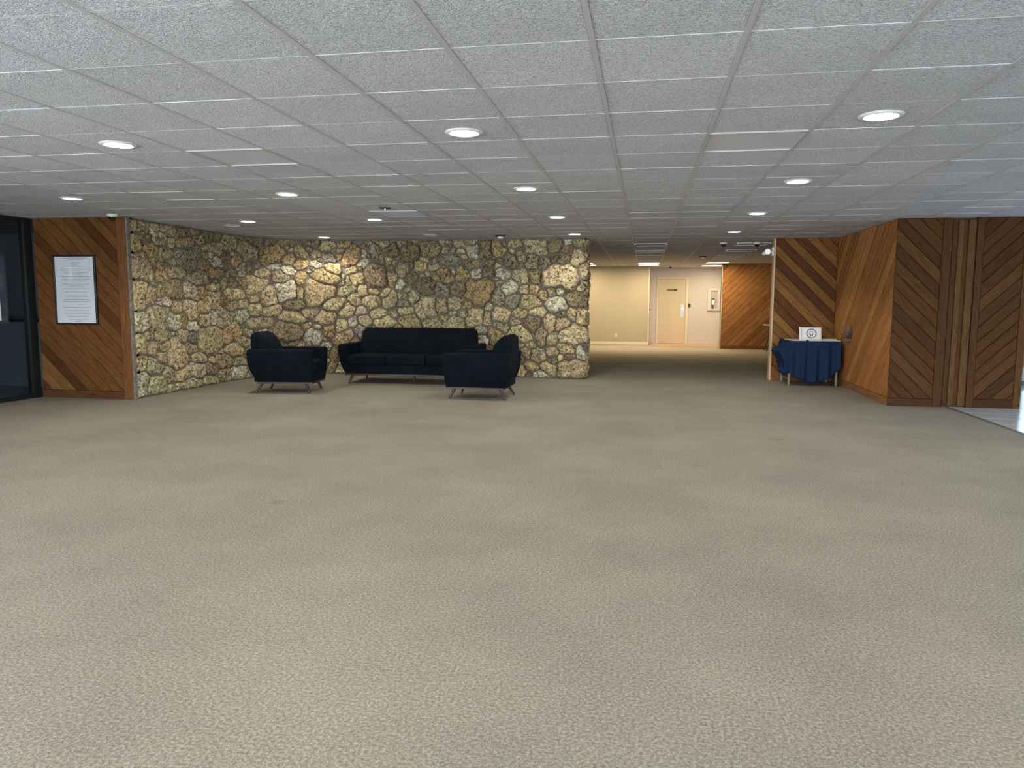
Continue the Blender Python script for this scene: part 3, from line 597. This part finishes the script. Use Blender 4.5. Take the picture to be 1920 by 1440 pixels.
# ------------------------------------------------------------------ ceiling fittings
NAMES = {}
def lights():
    lit = [(-3.595, 4.73, 'round downlight nearest the camera in the left row'), (-1.155, 4.74, 'round downlight in the middle of the ceiling nearest the camera'), (1.295, 4.69, 'largest round downlight at the upper right of the ceiling'),
        (-3.57, 7.16, 'second round downlight of the row above the left armchair'), (-1.14, 7.15, 'second round downlight of the middle row'), (1.295, 7.06, 'second round downlight of the right row'),
        (-6.00, 7.13, 'round downlight in front of the framed notice and dark glass'), (-5.34, 9.53, 'round downlight close to the curve of the stone wall'), (-3.545, 9.56, 'third round downlight in the row toward the sofa'),
        (-1.125, 9.57, 'third round downlight of the middle row, before the stone wall end'), (1.295, 9.50, 'third round downlight of the right row'), (-5.39, 12.10, 'round downlight washing the stones behind the left armchair'),
        (-1.13, 12.02, 'round downlight washing the right end of the stone wall'), (1.30, 11.92, 'farthest round downlight of the right row, near the alcove')]
    off = [(-3.475, 11.92, 'unlit round downlight above the sofa against the stone wall'), (-5.87, 10.04, 'unlit round downlight near the left curve of the stones')]
    out = [(-3.59, 2.28), (-1.15, 2.28), (1.30, 2.28), (3.73, 4.72), (-6.0, 4.73), (-1.15, -.15), (1.3, -.15), (-3.59, -.15), (3.73, 7.1)]
    ring = MB().lathe([(.088, .004), (.118, .004), (.122, -.001), (.118, -.006), (.092, -.008), (.088, -.003)], n=36).mesh('trim_ring', M['plastic'], True)
    ringp = MB(); n = 36; pr = [(.088, -.003), (.094, -.009), (.116, -.006), (.122, .0), (.118, .005), (.088, .005)]
    for (rad, z) in pr:
        for j in range(n): a = 2*math.pi*j/n; ringp.v.append((rad*math.cos(a), rad*math.sin(a), z))
    for i in range(len(pr)):
        i2 = (i+1) % len(pr)
        for j in range(n): ringp.f.append((i*n+j, i*n+(j+1) % n, i2*n+(j+1) % n, i2*n+j))
    ring = ringp.mesh('trim_ring', M['plastic'], True)
    lens = MB().lathe([(.02, -.0045), (.06, -.004), (.088, -.001), (.088, .004)], n=36)
    lon = lens.mesh('lens', M['lamp'], True); loff = MB().add(lens.v, lens.f).mesh('lens_unlit', M['dullled'], True)
    def one(x, y, on, label, grp):
        r = empty('downlight', (x, y, CEIL), label=label, cat='ceiling light', group=grp)
        inst(ring, 'trim_ring', r, (0, 0, 0)); inst(lon if on else loff, 'lens', r, (0, 0, 0))
        if on:
            d = bpy.data.lights.new('downlight_beam', 'SPOT'); d.energy = SPOT_W; d.color = SPOT_COL; d.spot_size = math.radians(138); d.spot_blend = 0.30; d.shadow_soft_size = .075
            q = bpy.data.objects.new('downlight_beam', d); COL.objects.link(q); q.parent = r; q.location = (0, 0, -.02)
    for x, y, lb in lit: one(x, y, True, lb, 'round lobby downlights')
    for x, y, lb in off: one(x, y, False, lb, 'round lobby downlights')
    for x, y in out: one(x, y, True, 'round downlight overhead, beyond the edges of the picture', 'downlights outside the picture')
lights()
for (i, j), on in TROF.items():
    side = {0: 'middle', 3: 'right', -3: 'left'}[i]; ys = sorted(q[1] for q in TROF if q[0] == i); od = ['nearest', 'second', 'third', 'fourth', 'fifth', 'farthest']
    w_ = od[ys.index(j)] if ys.index(j) < len(ys)-1 else 'farthest'
    r = empty('troffer_light', (OX+PX*(i+.5), OY+PY*(j+.5), CEIL), label='%s square ceiling panel light in the %s hall row, counted from the stone wall, %s' % (w_, side, 'lit' if on else 'unlit'), cat='ceiling light', group='square hall ceiling lights')
    fr = MB()
    for (a, b, c, d) in ((-.30, .30, -.297, -.285), (-.30, .30, .285, .297), (-.30, -.288, -.285, .285), (.288, .30, -.285, .285)): fr.box(a, b, c, d, -.010, .02)
    fr.build('rim', M['tee'], r); MB().box(-.288, .288, -.285, .285, -.008 if on else .003, .02).build('diffuser', M['tube'] if on else M['tile'], r)
    for s in (-1, 1): MB().box(s*.285-.012, s*.285+.012, -.297, -.275, -.026, -.012, .003).build('latch', M['plastic'], r)
    if on:
        d = bpy.data.lights.new('troffer_glow', 'AREA'); d.size = .5; d.energy = HALL_W; d.color = HALL_COL
        q = bpy.data.objects.new('troffer_glow', d); COL.objects.link(q); q.parent = r; q.location = (0, 0, -.03)
def camera_dome(x, y, label):
    r = empty('security_camera', (x, y, CEIL), label=label, cat='camera', group='dome cameras')
    MB().lathe([(.062, 0), (.066, -.008), (.062, -.02), (.05, -.032), (.044, -.036)], n=24).build('base', M['plastic'], r, True)
    MB().lathe([(.044, -.034)]+[(.044*math.cos(a), -.036-.046*math.sin(a)) for a in (0, .3, .6, .9, 1.2, 1.5)], n=24).build('dome', M['dome'], r, True)
camera_dome(-6.60, 8.50, 'dome security camera at the ceiling edge above the framed notice')
camera_dome(1.35, 14.0, 'dome security camera on the hall ceiling, left of the pair')
camera_dome(1.93, 14.05, 'dome security camera on the hall ceiling, beside the emergency light')
camera_dome(.71, 22.9, 'tiny dome camera on the ceiling above the cream door')
def smoke(x, y, label, top):
    r = empty('smoke_detector', (x, y, CEIL), label=label, cat='detector', group='ceiling detectors')
    MB().lathe([(.085, .002), (.09, -.006), (.078, -.02), (.055, -.024)], n=28).build('base', top, r, True)
    MB().lathe([(.05, -.022), (.052, -.04), (.046, -.052), (.03, -.056)], n=24).build('sensor', M['plastic'], r, True)
smoke(-2.345, 12.10, 'smoke detector with dark red base at the top of the stone wall', M['red'])
smoke(1.30, 18.25, 'dark smoke detector on the far hall ceiling', M['red'])
sp = empty('sprinkler', (-2.98, 8.38, CEIL), label='small dark sprinkler plate on the ceiling by the slatted vent', cat='sprinkler')
MB().lathe([(.07, .002), (.07, -.004), (.04, -.01)], n=20).build('plate', M['black'], sp, True); MB().tube((0, 0, -.01), (0, 0, -.03), .012).build('head', M['steel'], sp)
em = empty('emergency_light', (2.105, 13.34, 2.10), label='white emergency light with round LED head on the alcove wall edge', cat='emergency light')
MB().box(-.03, 0, -.08, .09, 0, .15, .008).build('housing', M['plastic'], em)
hd_ = MB(); hd_.tube((-.10, -.05, .07), (-.10, .01, .07), .052, .042, 20); hd_.box(-.06, -.02, -.02, .02, .05, .09); hd_.build('lamp_head', M['plastic'], em, True)
b = MB()
for dx in (-.018, .018):
    for dz in (-.018, .018): b.tube((-.10+dx, -.050, .07+dz), (-.10+dx, -.054, .07+dz), .015)
b.build('led_cluster', M['leds'], em)
MB().tube((-.15, .0, .045), (-.16, .06, .045), .03, .022, 16).build('second_lamp_head', M['plastic'], em, True)

# ------------------------------------------------------------------ left glazed wall and dark room
gl = empty('window_1', (-8.1, 8.80, 0), label='dark tinted storefront glass in a black metal frame at the left edge', kind='structure')
fr = MB(); fr.box(-.06, .03, -.10, .02, 0, CEIL); fr.build('corner_post', M['black'], gl)
MB().box(-.05, .02, -6.0, -.1, 0, .055, .004).build('sill_rail', M['black'], gl); MB().box(-.05, .02, -6.0, -.1, CEIL-.055, CEIL).build('head_rail', M['black'], gl)
for y in (-1.35, -2.65, -3.95, -5.25): MB().box(-.05, .02, y-.03, y+.03, .055, CEIL-.055).build('mullion', M['black'], gl)
ye = [-.1, -1.32, -2.62, -3.92, -5.22]; 
for k in range(4): MB().box(-.02, -.012, ye[k+1]-.06 if k else -1.32, ye[k] if k == 0 else ye[k]-.06, .055, CEIL-.055).build('pane', M['tglass'], gl)
nt_ = empty('glass_notice', (-8.09, 8.16, 1.05), label='white notice sheet taped to the dark glass at the left edge', cat='notice')
MB().box(-.0, .003, -.2, .11, 0, .66).build('sheet', M['paper'], nt_)
tx = MB()
for k in range(9): tx.box(.003, .0036, -.15, .07-.012*(k % 3), .08+.06*k, .092+.06*k)
tx.build('printed_lines', M['ink'], nt_, kind='stuff')
MB().box(-11.4, -8.2, 2.5, 11.4, -.1, 0).build('floor', M['darkfloor'], label='floor of the dark room behind the tinted glass', kind='structure')
MB().box(-11.5, -11.4, 2.5, 11.4, 0, CEIL+.045).build('wall_dark_room_left', M['dark'], label='far wall of the dark room behind the glass', kind='structure')
MB().box(-11.4, -6.85, 11.3, 11.4, 0, CEIL+.045).build('wall_dark_room_back', M['dark'], label='back wall of the dark room behind the glass', kind='structure')
MB().box(-11.4, -8.15, 2.4, 2.5, 0, CEIL+.045).build('wall_dark_room_front', M['dark'], label='front wall of the dark room', kind='structure')
ct = empty('counter', (-9.6, 10.2, 0), label='dim reception counter inside the dark room behind the glass', cat='counter')
MB().box(-1.5, 1.2, -.3, .3, 0, .98).build('body', M['dark'], ct); MB().box(-1.55, 1.25, -.36, .36, .98, 1.02, .01).build('top', M['black'], ct)


# ------------------------------------------------------------------ framed notice
ps = empty('framed_notice', (-7.4445, 8.822, .99), label='black framed printed notice hanging on the left cedar panel', cat='poster')
fr = MB(); W_, H_ = .3135, .915
fr.box(-W_, W_, -.028, 0, 0, .022, .003); fr.box(-W_, W_, -.028, 0, H_-.022, H_, .003); fr.box(-W_, -W_+.02, -.028, 0, .02, H_-.02, .003); fr.box(W_-.024, W_, -.028, 0, .02, H_-.02, .003); fr.build('frame', M['black'], ps)
MB().box(-W_+.018, W_-.02, -.014, -.004, .018, H_-.018).build('sheet', M['film'], ps)
tx = MB(); tr_ = MB(); rr = random.Random(9)
for (py, a, c, wt, rd) in ((212, 260, 650, 12, 0), (235, 330, 600, 8, 1), (283, 390, 530, 8, 0), (303, 370, 560, 8, 0), (322, 390, 510, 8, 0), (348, 370, 560, 8, 0), (382, 235, 735, 9, 0), (412, 220, 735, 9, 0), (458, 285, 665, 8, 0), (480, 385, 550, 8, 0), (522, 235, 740, 10, 0), (570, 240, 725, 10, 0), (597, 300, 665, 8, 0),
    (650, 245, 720, 9, 0), (675, 370, 600, 8, 0), (725, 270, 705, 8, 0), (780, 300, 690, 8, 0), (832, 335, 665, 8, 0), (860, 305, 690, 9, 0), (910, 280, 715, 10, 0), (940, 275, 740, 9, 0), (990, 355, 655, 8, 0), (1045, 265, 740, 10, 0), (1095, 310, 710, 9, 0), (1148, 285, 740, 10, 0), (1198, 335, 700, 9, 0), (1250, 360, 690, 8, 1), (1277, 465, 580, 14, 0)):
    v = (py-185)/1125; sh = 72*v; x0 = (a-110-sh)/665; x1 = (c-110-sh)/665; z = H_-.02-v*(H_-.04); x = -W_+.02+x0*(2*W_-.04); xe = -W_+.02+x1*(2*W_-.04); h = wt/1125*H_*.55
    while x < xe: q = rr.uniform(.012, .035); (tr_ if rd else tx).box(x, min(x+q, xe), -.0150, -.0138, z-h/2, z+h/2); x += q+.005
sh_ = tx.build('printed_text', M['ink'], ps, kind='stuff'); tr_.build('red_printed_text', M['redink'], ps, kind='stuff')

# ------------------------------------------------------------------ sofa and armchairs
def seating(name, W, ncush, loc, rz, label, cat, feet_x, mid=False):
    r = empty(name, loc, rz, label=label, cat=cat); hw = W/2
    cv = lambda z: .095*max(0, 1-(z-.165)/.30)**2.1 + .022*(.63-z)/.465
    zs = [.165, .175, .195, .225, .265, .32, .39, .47, .55, .60]
    for s in (-1, 1):
        lv = []
        for z in zs+[.618, .628, .632]:
            i = {.618: .006, .628: .018, .632: .034}.get(z, 0); xo, xi = hw-max(0, cv(z))-i, hw-.135+i
            xi = min(xi, xo-.03); yb = .465-max(0, cv(z))-i; yf = -.465+.02*(.63-z)/.46+i
            lv.append((z, *( (xi, xo) if s > 0 else (-xo, -xi)), yf, yb, .022))
        MB().loft(lv, 4).build('arm', M['velvet'], r, True)
    hi = hw-.13
    MB().loft([(z, -hi, hi, .375-max(0, cv(z)) if z < .3 else .36, .452-max(0, cv(z)), .02) for z in zs] + [(.70, -hi+.004, hi-.004, .36, .452, .03), (.80, -hi+.008, hi-.008, .365, .452, .03), (.835, -hi+.02, hi-.02, .375, .448, .03), (.852, -hi+.045, hi-.045, .39, .438, .02)], 5).build('backrest', M['velvet'], r, True)
    bc = MB().loft([(.40, -hi, hi, .125, .39, .03), (.47, -hi, hi, .115, .39, .05), (.55, -hi, hi, .135, .39, .06), (.63, -hi, hi, .168, .395, .07), (.70, -hi+.002, hi-.002, .200, .40, .07), (.76, -hi+.006, hi-.006, .235, .405, .06), (.81, -hi+.014, hi-.014, .275, .41, .05), (.845, -hi+.03, hi-.03, .32, .415, .04), (.865, -hi+.055, hi-.055, .355, .415, .025), (.871, -hi+.08, hi-.08, .375, .41, .012)], 6).build('back_cushion', M['velvet'], r, True)
    nb = max(2, ncush*3)
    for k in range(nb):
        x = -hi+(2*hi)*(k+.5)/nb; y = .182; z = .665; MB().lathe([(.004, -.006), (.011, -.004), (.013, 0), (.011, .004), (.004, .006)], (x, y, z), 10).build('tuft_button', M['velvet'], bc, True)
    MB().loft([(.165, -hi-.01, hi+.01, -.435, .40, .01), (.295, -hi-.01, hi+.01, -.445, .40, .01), (.305, -hi-.01, hi+.01, -.435, .39, .01)], 2).build('seat_base', M['velvet'], r, True)
    cw = 2*hi/ncush
    for k in range(ncush):
        a, b = -hi+cw*k+.003, -hi+cw*(k+1)-.003
        MB().loft([(.305, a+.02, b-.02, -.435, .13, .03), (.318, a+.004, b-.004, -.452, .14, .03), (.35, a, b, -.460, .145, .035), (.41, a, b, -.460, .145, .035), (.440, a+.006, b-.006, -.450, .14, .04), (.456, a+.03, b-.03, -.42, .13, .05), (.464, a+.08, b-.08, -.36, .11, .05), (.467, a+.15, b-.15, -.26, .06, .05)], 5).build('seat_cushion', M['velvet'], r, True)
    rw = hw-.112
    MB().box(-rw, rw, -.44, .36, .137, .165, .004).build('base_frame', M['walnut'], r)
    for sx in (-1, 1):
        for (yt, yb_) in ((-.335, -.392), (.305, .388)):
            MB().tube((sx*(feet_x-.05), yt, .14), (sx*feet_x, yb_, 0), .024, .0125, 14).build('leg', M['walnut'], r, True)
    if mid: MB().tube((0, .02, .14), (0, .02, 0), .022, .018, 14).build('centre_leg', M['walnut'], r, True)
    return r
seating('sofa', 2.24, 3, (-3.71, 11.71, 0), 0.0, 'long dark navy three-seat sofa with splayed wooden legs against the stone wall', 'sofa', .965, True)
seating('armchair', .86, 1, (-5.12, 10.155, 0), math.radians(98.0), 'dark navy armchair left of the sofa, facing right', 'armchair', .31)
seating('armchair', .86, 1, (-2.20, 10.09, 0), math.radians(-91.5), 'dark navy armchair in front of the sofa, seen from behind its right side, facing left', 'armchair', .31)

# ------------------------------------------------------------------ side table with blue cloth
TX0, TX1, TY0, TY1, TZ = 2.26, 3.045, 12.50, 13.22, .712
tb = empty('display_table', ((TX0+TX1)/2, (TY0+TY1)/2, 0), label='small table with tan legs under the navy cloth in the cedar alcove', cat='table')
hx, hy = (TX1-TX0)/2, (TY1-TY0)/2
MB().box(-hx, hx, -hy, hy, TZ-.028, TZ-.004, .004).build('table_top', M['grey'], tb)
for sx in (-1, 1):
    for sy in (-1, 1): MB().box(sx*(hx-.035)-.016, sx*(hx-.035)+.016, sy*(hy-.035)-.016, sy*(hy-.035)+.016, 0, TZ-.028, .003).build('leg', M['leg'], tb)
MB().tube((-hx+.035, -hy+.035, .1), (-hx+.035, hy-.035, .1), .01).build('leg_brace', M['leg'], tb)
def drape():
    # outline round the table top: left side back-to-front, front left-to-right, right side front-to-back
    pts = []; n1, n2, n3 = 14, 60, 12; e = .006
    for k in range(n1): pts.append((-hx-e, hy-(2*hy)*k/n1, -1, 0, k/n1*.999))
    for k in range(n2+1): pts.append((-hx-e+(2*hx+2*e)*k/n2, -hy-e, 0, -1, 1+k/n2))
    for k in range(1, n3+1): pts.append((hx+e, -hy+(hy*1.1)*k/n3, 1, 0, 2+k/n3))
    NVv = 16; vs, fs = [], []
    for (x, y, nx, ny, s) in pts:
        if s < 1: dep = .30+.28*s**1.2; nx2, ny2 = -1, 0
        elif s <= 2:
            q = s-1; dep = .50+.16*math.sin(math.pi*min(1, q*1.02))**.9 if q > .10 else .53-.03*q/.1
            if q > .62: dep -= .07*((q-.62)/.38)**2
        else: dep = .52-.20*(s-2)**.5
        for j in range(NVv+1):
            t = j/NVv; fold = .022*t**.7*(math.sin(s*26)+.5*math.sin(s*57+1.2)); fl = .015*t
            ox, oy = nx*(fl+fold), ny*(fl+fold+.01*t)
            if s < 1.02:                                         # corner of the cloth pokes out to the left
                bul = max(0, 1-abs(t-.30)/(.30 if t < .3 else .36))*max(0, 1-abs(s-.80)/.45); ox -= .21*bul; ox -= .05*t
            if 1 < s < 1.12: ox -= .05*t*(1.12-s)/.12
            vs.append((x+ox, y+oy, TZ-dep*t))
    m = NVv+1
    for i in range(len(pts)-1):
        for j in range(NVv): a = i*m+j; fs.append((a, a+m, a+m+1, a+1))
    k = len(vs); vs += [(-hx-.006, hy, TZ), (hx+.006, hy, TZ)]
    top = [i*m for i in range(len(pts))]; fs.append(tuple([k]+top+[k+1]))
    return vs, fs
vs, fs = drape(); 
cl = MB().add(vs, fs).build('tablecloth', M['cloth'], None, True, loc=((TX0+TX1)/2, (TY0+TY1)/2, .001), label='navy blue round tablecloth hanging in folds over the small alcove table', cat='tablecloth')
so = cl.modifiers.new('thickness', 'SOLIDIFY'); so.thickness = .003; so.offset = 1
cl.data.shade_smooth()
ZS = TZ+.006
def sheet(x, y, wx, wy, rz, label, m, th=.004):
    o = empty('booklet', (x, y, ZS), rz, label=label, cat='paper', group='papers on the alcove table')
    MB().box(-wx/2, wx/2, -wy/2, wy/2, 0, th, .001).build('cover', m, o)
    b = MB()
    for k in range(3): b.box(-wx*.32, wx*.3-.03*k, -wy*.3+k*wy*.2, -wy*.3+k*wy*.2+.012, th, th+.0006)
    b.build('print', M['redink'], o)
    return o
sheet(2.42, 12.62, .22, .20, .06, 'pale flyer at the left end of the blue table', M['paper'], .008)
sheet(2.68, 12.56, .20, .11, -.03, 'pale flyer in front of the framed emblem', M['paper'], .008)
sheet(2.93, 12.61, .25, .19, -.05, 'pale flyer at the right end of the blue table', M['paper'], .008)
sheet(2.40, 12.88, .24, .16, .2, 'stacked brochures behind the left flyer', M['pine'], .014)
sheet(2.95, 12.86, .22, .16, -.1, 'stacked brochures right of the framed emblem', M['cabinet'], .022)
# framed emblem
sg = empty('framed_emblem', (2.655, 12.74, ZS+.001), math.radians(2), label='white framed round emblem standing on the blue table', cat='framed sign')
tl = math.radians(-12)
def tilt(o): o.rotation_euler = (tl, 0, 0); return o
pnl = tilt(MB().box(-.155, .155, -.006, .008, .004, .212, .002).build('frame', M['plastic'], sg))
MB().box(-.138, .138, -.0075, -.0055, .02, .196).build('print_sheet', M['paper'], pnl)
b = MB()
for (x0, x1, z0, z1) in ((-.14, .14, .1945, .197), (-.14, .14, .0175, .0195), (-.1405, -.1385, .0175, .197), (.1385, .1405, .0175, .197)): b.box(x0, x1, -.0082, -.006, z0, z1)
b.build('inner_line', M['cabinet'], pnl)
b = MB(); cz = .108; rr = random.Random(4)
for k in range(34):                                              # ring of small lettering, too fine to read
    a = math.pi*2*k/34
    if abs(math.sin(a)+.05) < .12: continue
    w_ = .0055; r0, r1 = .066-rr.uniform(0, .003), .080
    p = [((r0*math.cos(a-w_/r0)), (r0*math.sin(a-w_/r0))), ((r1*math.cos(a-w_/r1)), (r1*math.sin(a-w_/r1))), ((r1*math.cos(a+w_/r1)), (r1*math.sin(a+w_/r1))), ((r0*math.cos(a+w_/r0)), (r0*math.sin(a+w_/r0)))]
    b.prism([(x, cz+z) for x, z in p], -.0086, -.0074)
for s in (-1, 1): b.prism([(s*.075+.006*math.cos(t), cz+.002+.006*math.sin(t)) for t in (0, 1.05, 2.1, 3.14, 4.2, 5.24)], -.0086, -.0074)
b.build('ring_lettering', M['ink'], pnl, kind='stuff')
b = MB()
for s in (-1, 1): b.prism([(s*x, cz+z) for x, z in ((.003, -.045), (.004, -.022), (.013, -.008), (.028, .001), (.040, .006), (.035, -.006), (.026, -.014), (.021, -.026), (.019, -.045))], -.0088, -.0074)
b.build('cupped_hands', M['green'], pnl)
b = MB()
for a in (-62, -31, 0, 31, 62):
    t = math.radians(a); l0, l1, w_ = .010, .030, .0065; ux, uz = math.sin(t), math.cos(t)
    b.prism([(ux*l0, cz+.012+uz*l0), (ux*(l0+l1)/2-uz*w_, cz+.012+uz*(l0+l1)/2+ux*w_), (ux*l1, cz+.012+uz*l1), (ux*(l0+l1)/2+uz*w_, cz+.012+uz*(l0+l1)/2-ux*w_)], -.0088, -.0074)
b.build('flower', M['gold'], pnl)
MB().add([(-.03, .0, .15), (.03, .0, .15), (.03, .085, .0), (-.03, .085, .0), (-.03, .004, .15), (.03, .004, .15), (.03, .089, .0), (-.03, .089, .0)], [(0, 1, 2, 3), (7, 6, 5, 4), (0, 4, 5, 1), (1, 5, 6, 2), (2, 6, 7, 3), (3, 7, 4, 0)]).build('easel_back', M['plastic'], sg)
tilt(MB().box(-.185, -.160, -.004, .012, .0, .216, .002).build('side_card', M['paper'], sg))
# clear brochure holder on the side wall
bh = empty('brochure_holder', (3.118, 12.28, .72), label='clear acrylic brochure holder on the cedar wall beside the blue table', cat='holder')
MB().box(-.004, 0, -.15, .15, 0, .27, .001).build('back_plate', M['acrylic'], bh); MB().box(-.05, -.046, -.15, .15, 0, .20, .001).build('front_plate', M['acrylic'], bh)
for y in (-.15, .147): MB().box(-.046, -.004, y, y+.003, 0, .22).build('side_plate', M['acrylic'], bh)
MB().box(-.046, -.004, -.147, .147, 0, .004).build('base_plate', M['acrylic'], bh)

# ------------------------------------------------------------------ shell around the viewer, glazed entrance, outdoors
def glazing(name, org, rz, length, nb, label):
    g = empty(name, org, rz, label=label, kind='structure'); st = length/nb
    MB().box(0, length, -.04, .04, 0, .08).build('sill_rail', M['black'], g); MB().box(0, length, -.04, .04, CEIL-.08, CEIL+.03).build('head_rail', M['black'], g)
    for k in range(nb+1): MB().box(k*st-.03, k*st+.03, -.04, .04, .08, CEIL-.08).build('mullion', M['black'], g)
    for k in range(nb): MB().box(k*st+.03, (k+1)*st-.03, -.004, .004, .08, CEIL-.08).build('pane', M['glass'], g)
glazing('window_5', (-8.1, -4.5, 0), math.pi/2, 6.9, 4, 'window wall left of the viewer, outside the picture')
MB().box(-8.16, -8.04, 2.4, 2.9, 0, CEIL+.045).build('wall_left_near', M['shellwall'], label='short wall between the windows and the dark glass, outside the picture', kind='structure')
glazing('window_2', (-8.1, -4.5, 0), 0, 16.2, 9, 'window wall behind the viewer, outside the picture')
glazing('window_3', (8.1, -4.5, 0), math.pi/2, 17.8, 10, 'glazed entrance wall right of the picture')
glazing('window_4', (4.70, 13.3, 0), 0, 3.4, 2, 'glazing behind the cedar end panel looking out on greenery')
MB().box(-40, 40, -40, 60, -.35, -.2).build('ground', M['grass'], label='lawn outside the building', kind='structure')
random.seed(8)
for k in range(4):
    hg = MB(); n, m = 22, 14; cx, cy = 6.1+2.1*k, 15.2; 
    for i in range(m+1):
        ph = math.pi*i/m
        for j in range(n):
            th = 2*math.pi*j/n; d = Vector((math.sin(ph)*math.cos(th), math.sin(ph)*math.sin(th), math.cos(ph)))
            q = 1+.28*noise.noise(d*3+Vector((k*9, 0, 0)))+.18*noise.noise(d*8+Vector((k*5, 0, 0))); hg.v.append((d.x*.75*q, d.y*.7*q, .85+d.z*1.05*q))
    for i in range(m):
        for j in range(n): hg.f.append((i*n+j, i*n+(j+1) % n, (i+1)*n+(j+1) % n, (i+1)*n+j))
    hg.build('shrub_foliage', M['hedge'], empty('hedge_shrub', (cx, cy, -.2), label=['dark green shrub seen past the cedar end panel at the right edge', 'dark shrub outside the entrance glazing, second from the building', 'dark shrub outside the entrance glazing, third from the building', 'dark shrub outside the entrance glazing, farthest right'][k], cat='shrub', group='shrubs outside'), True)
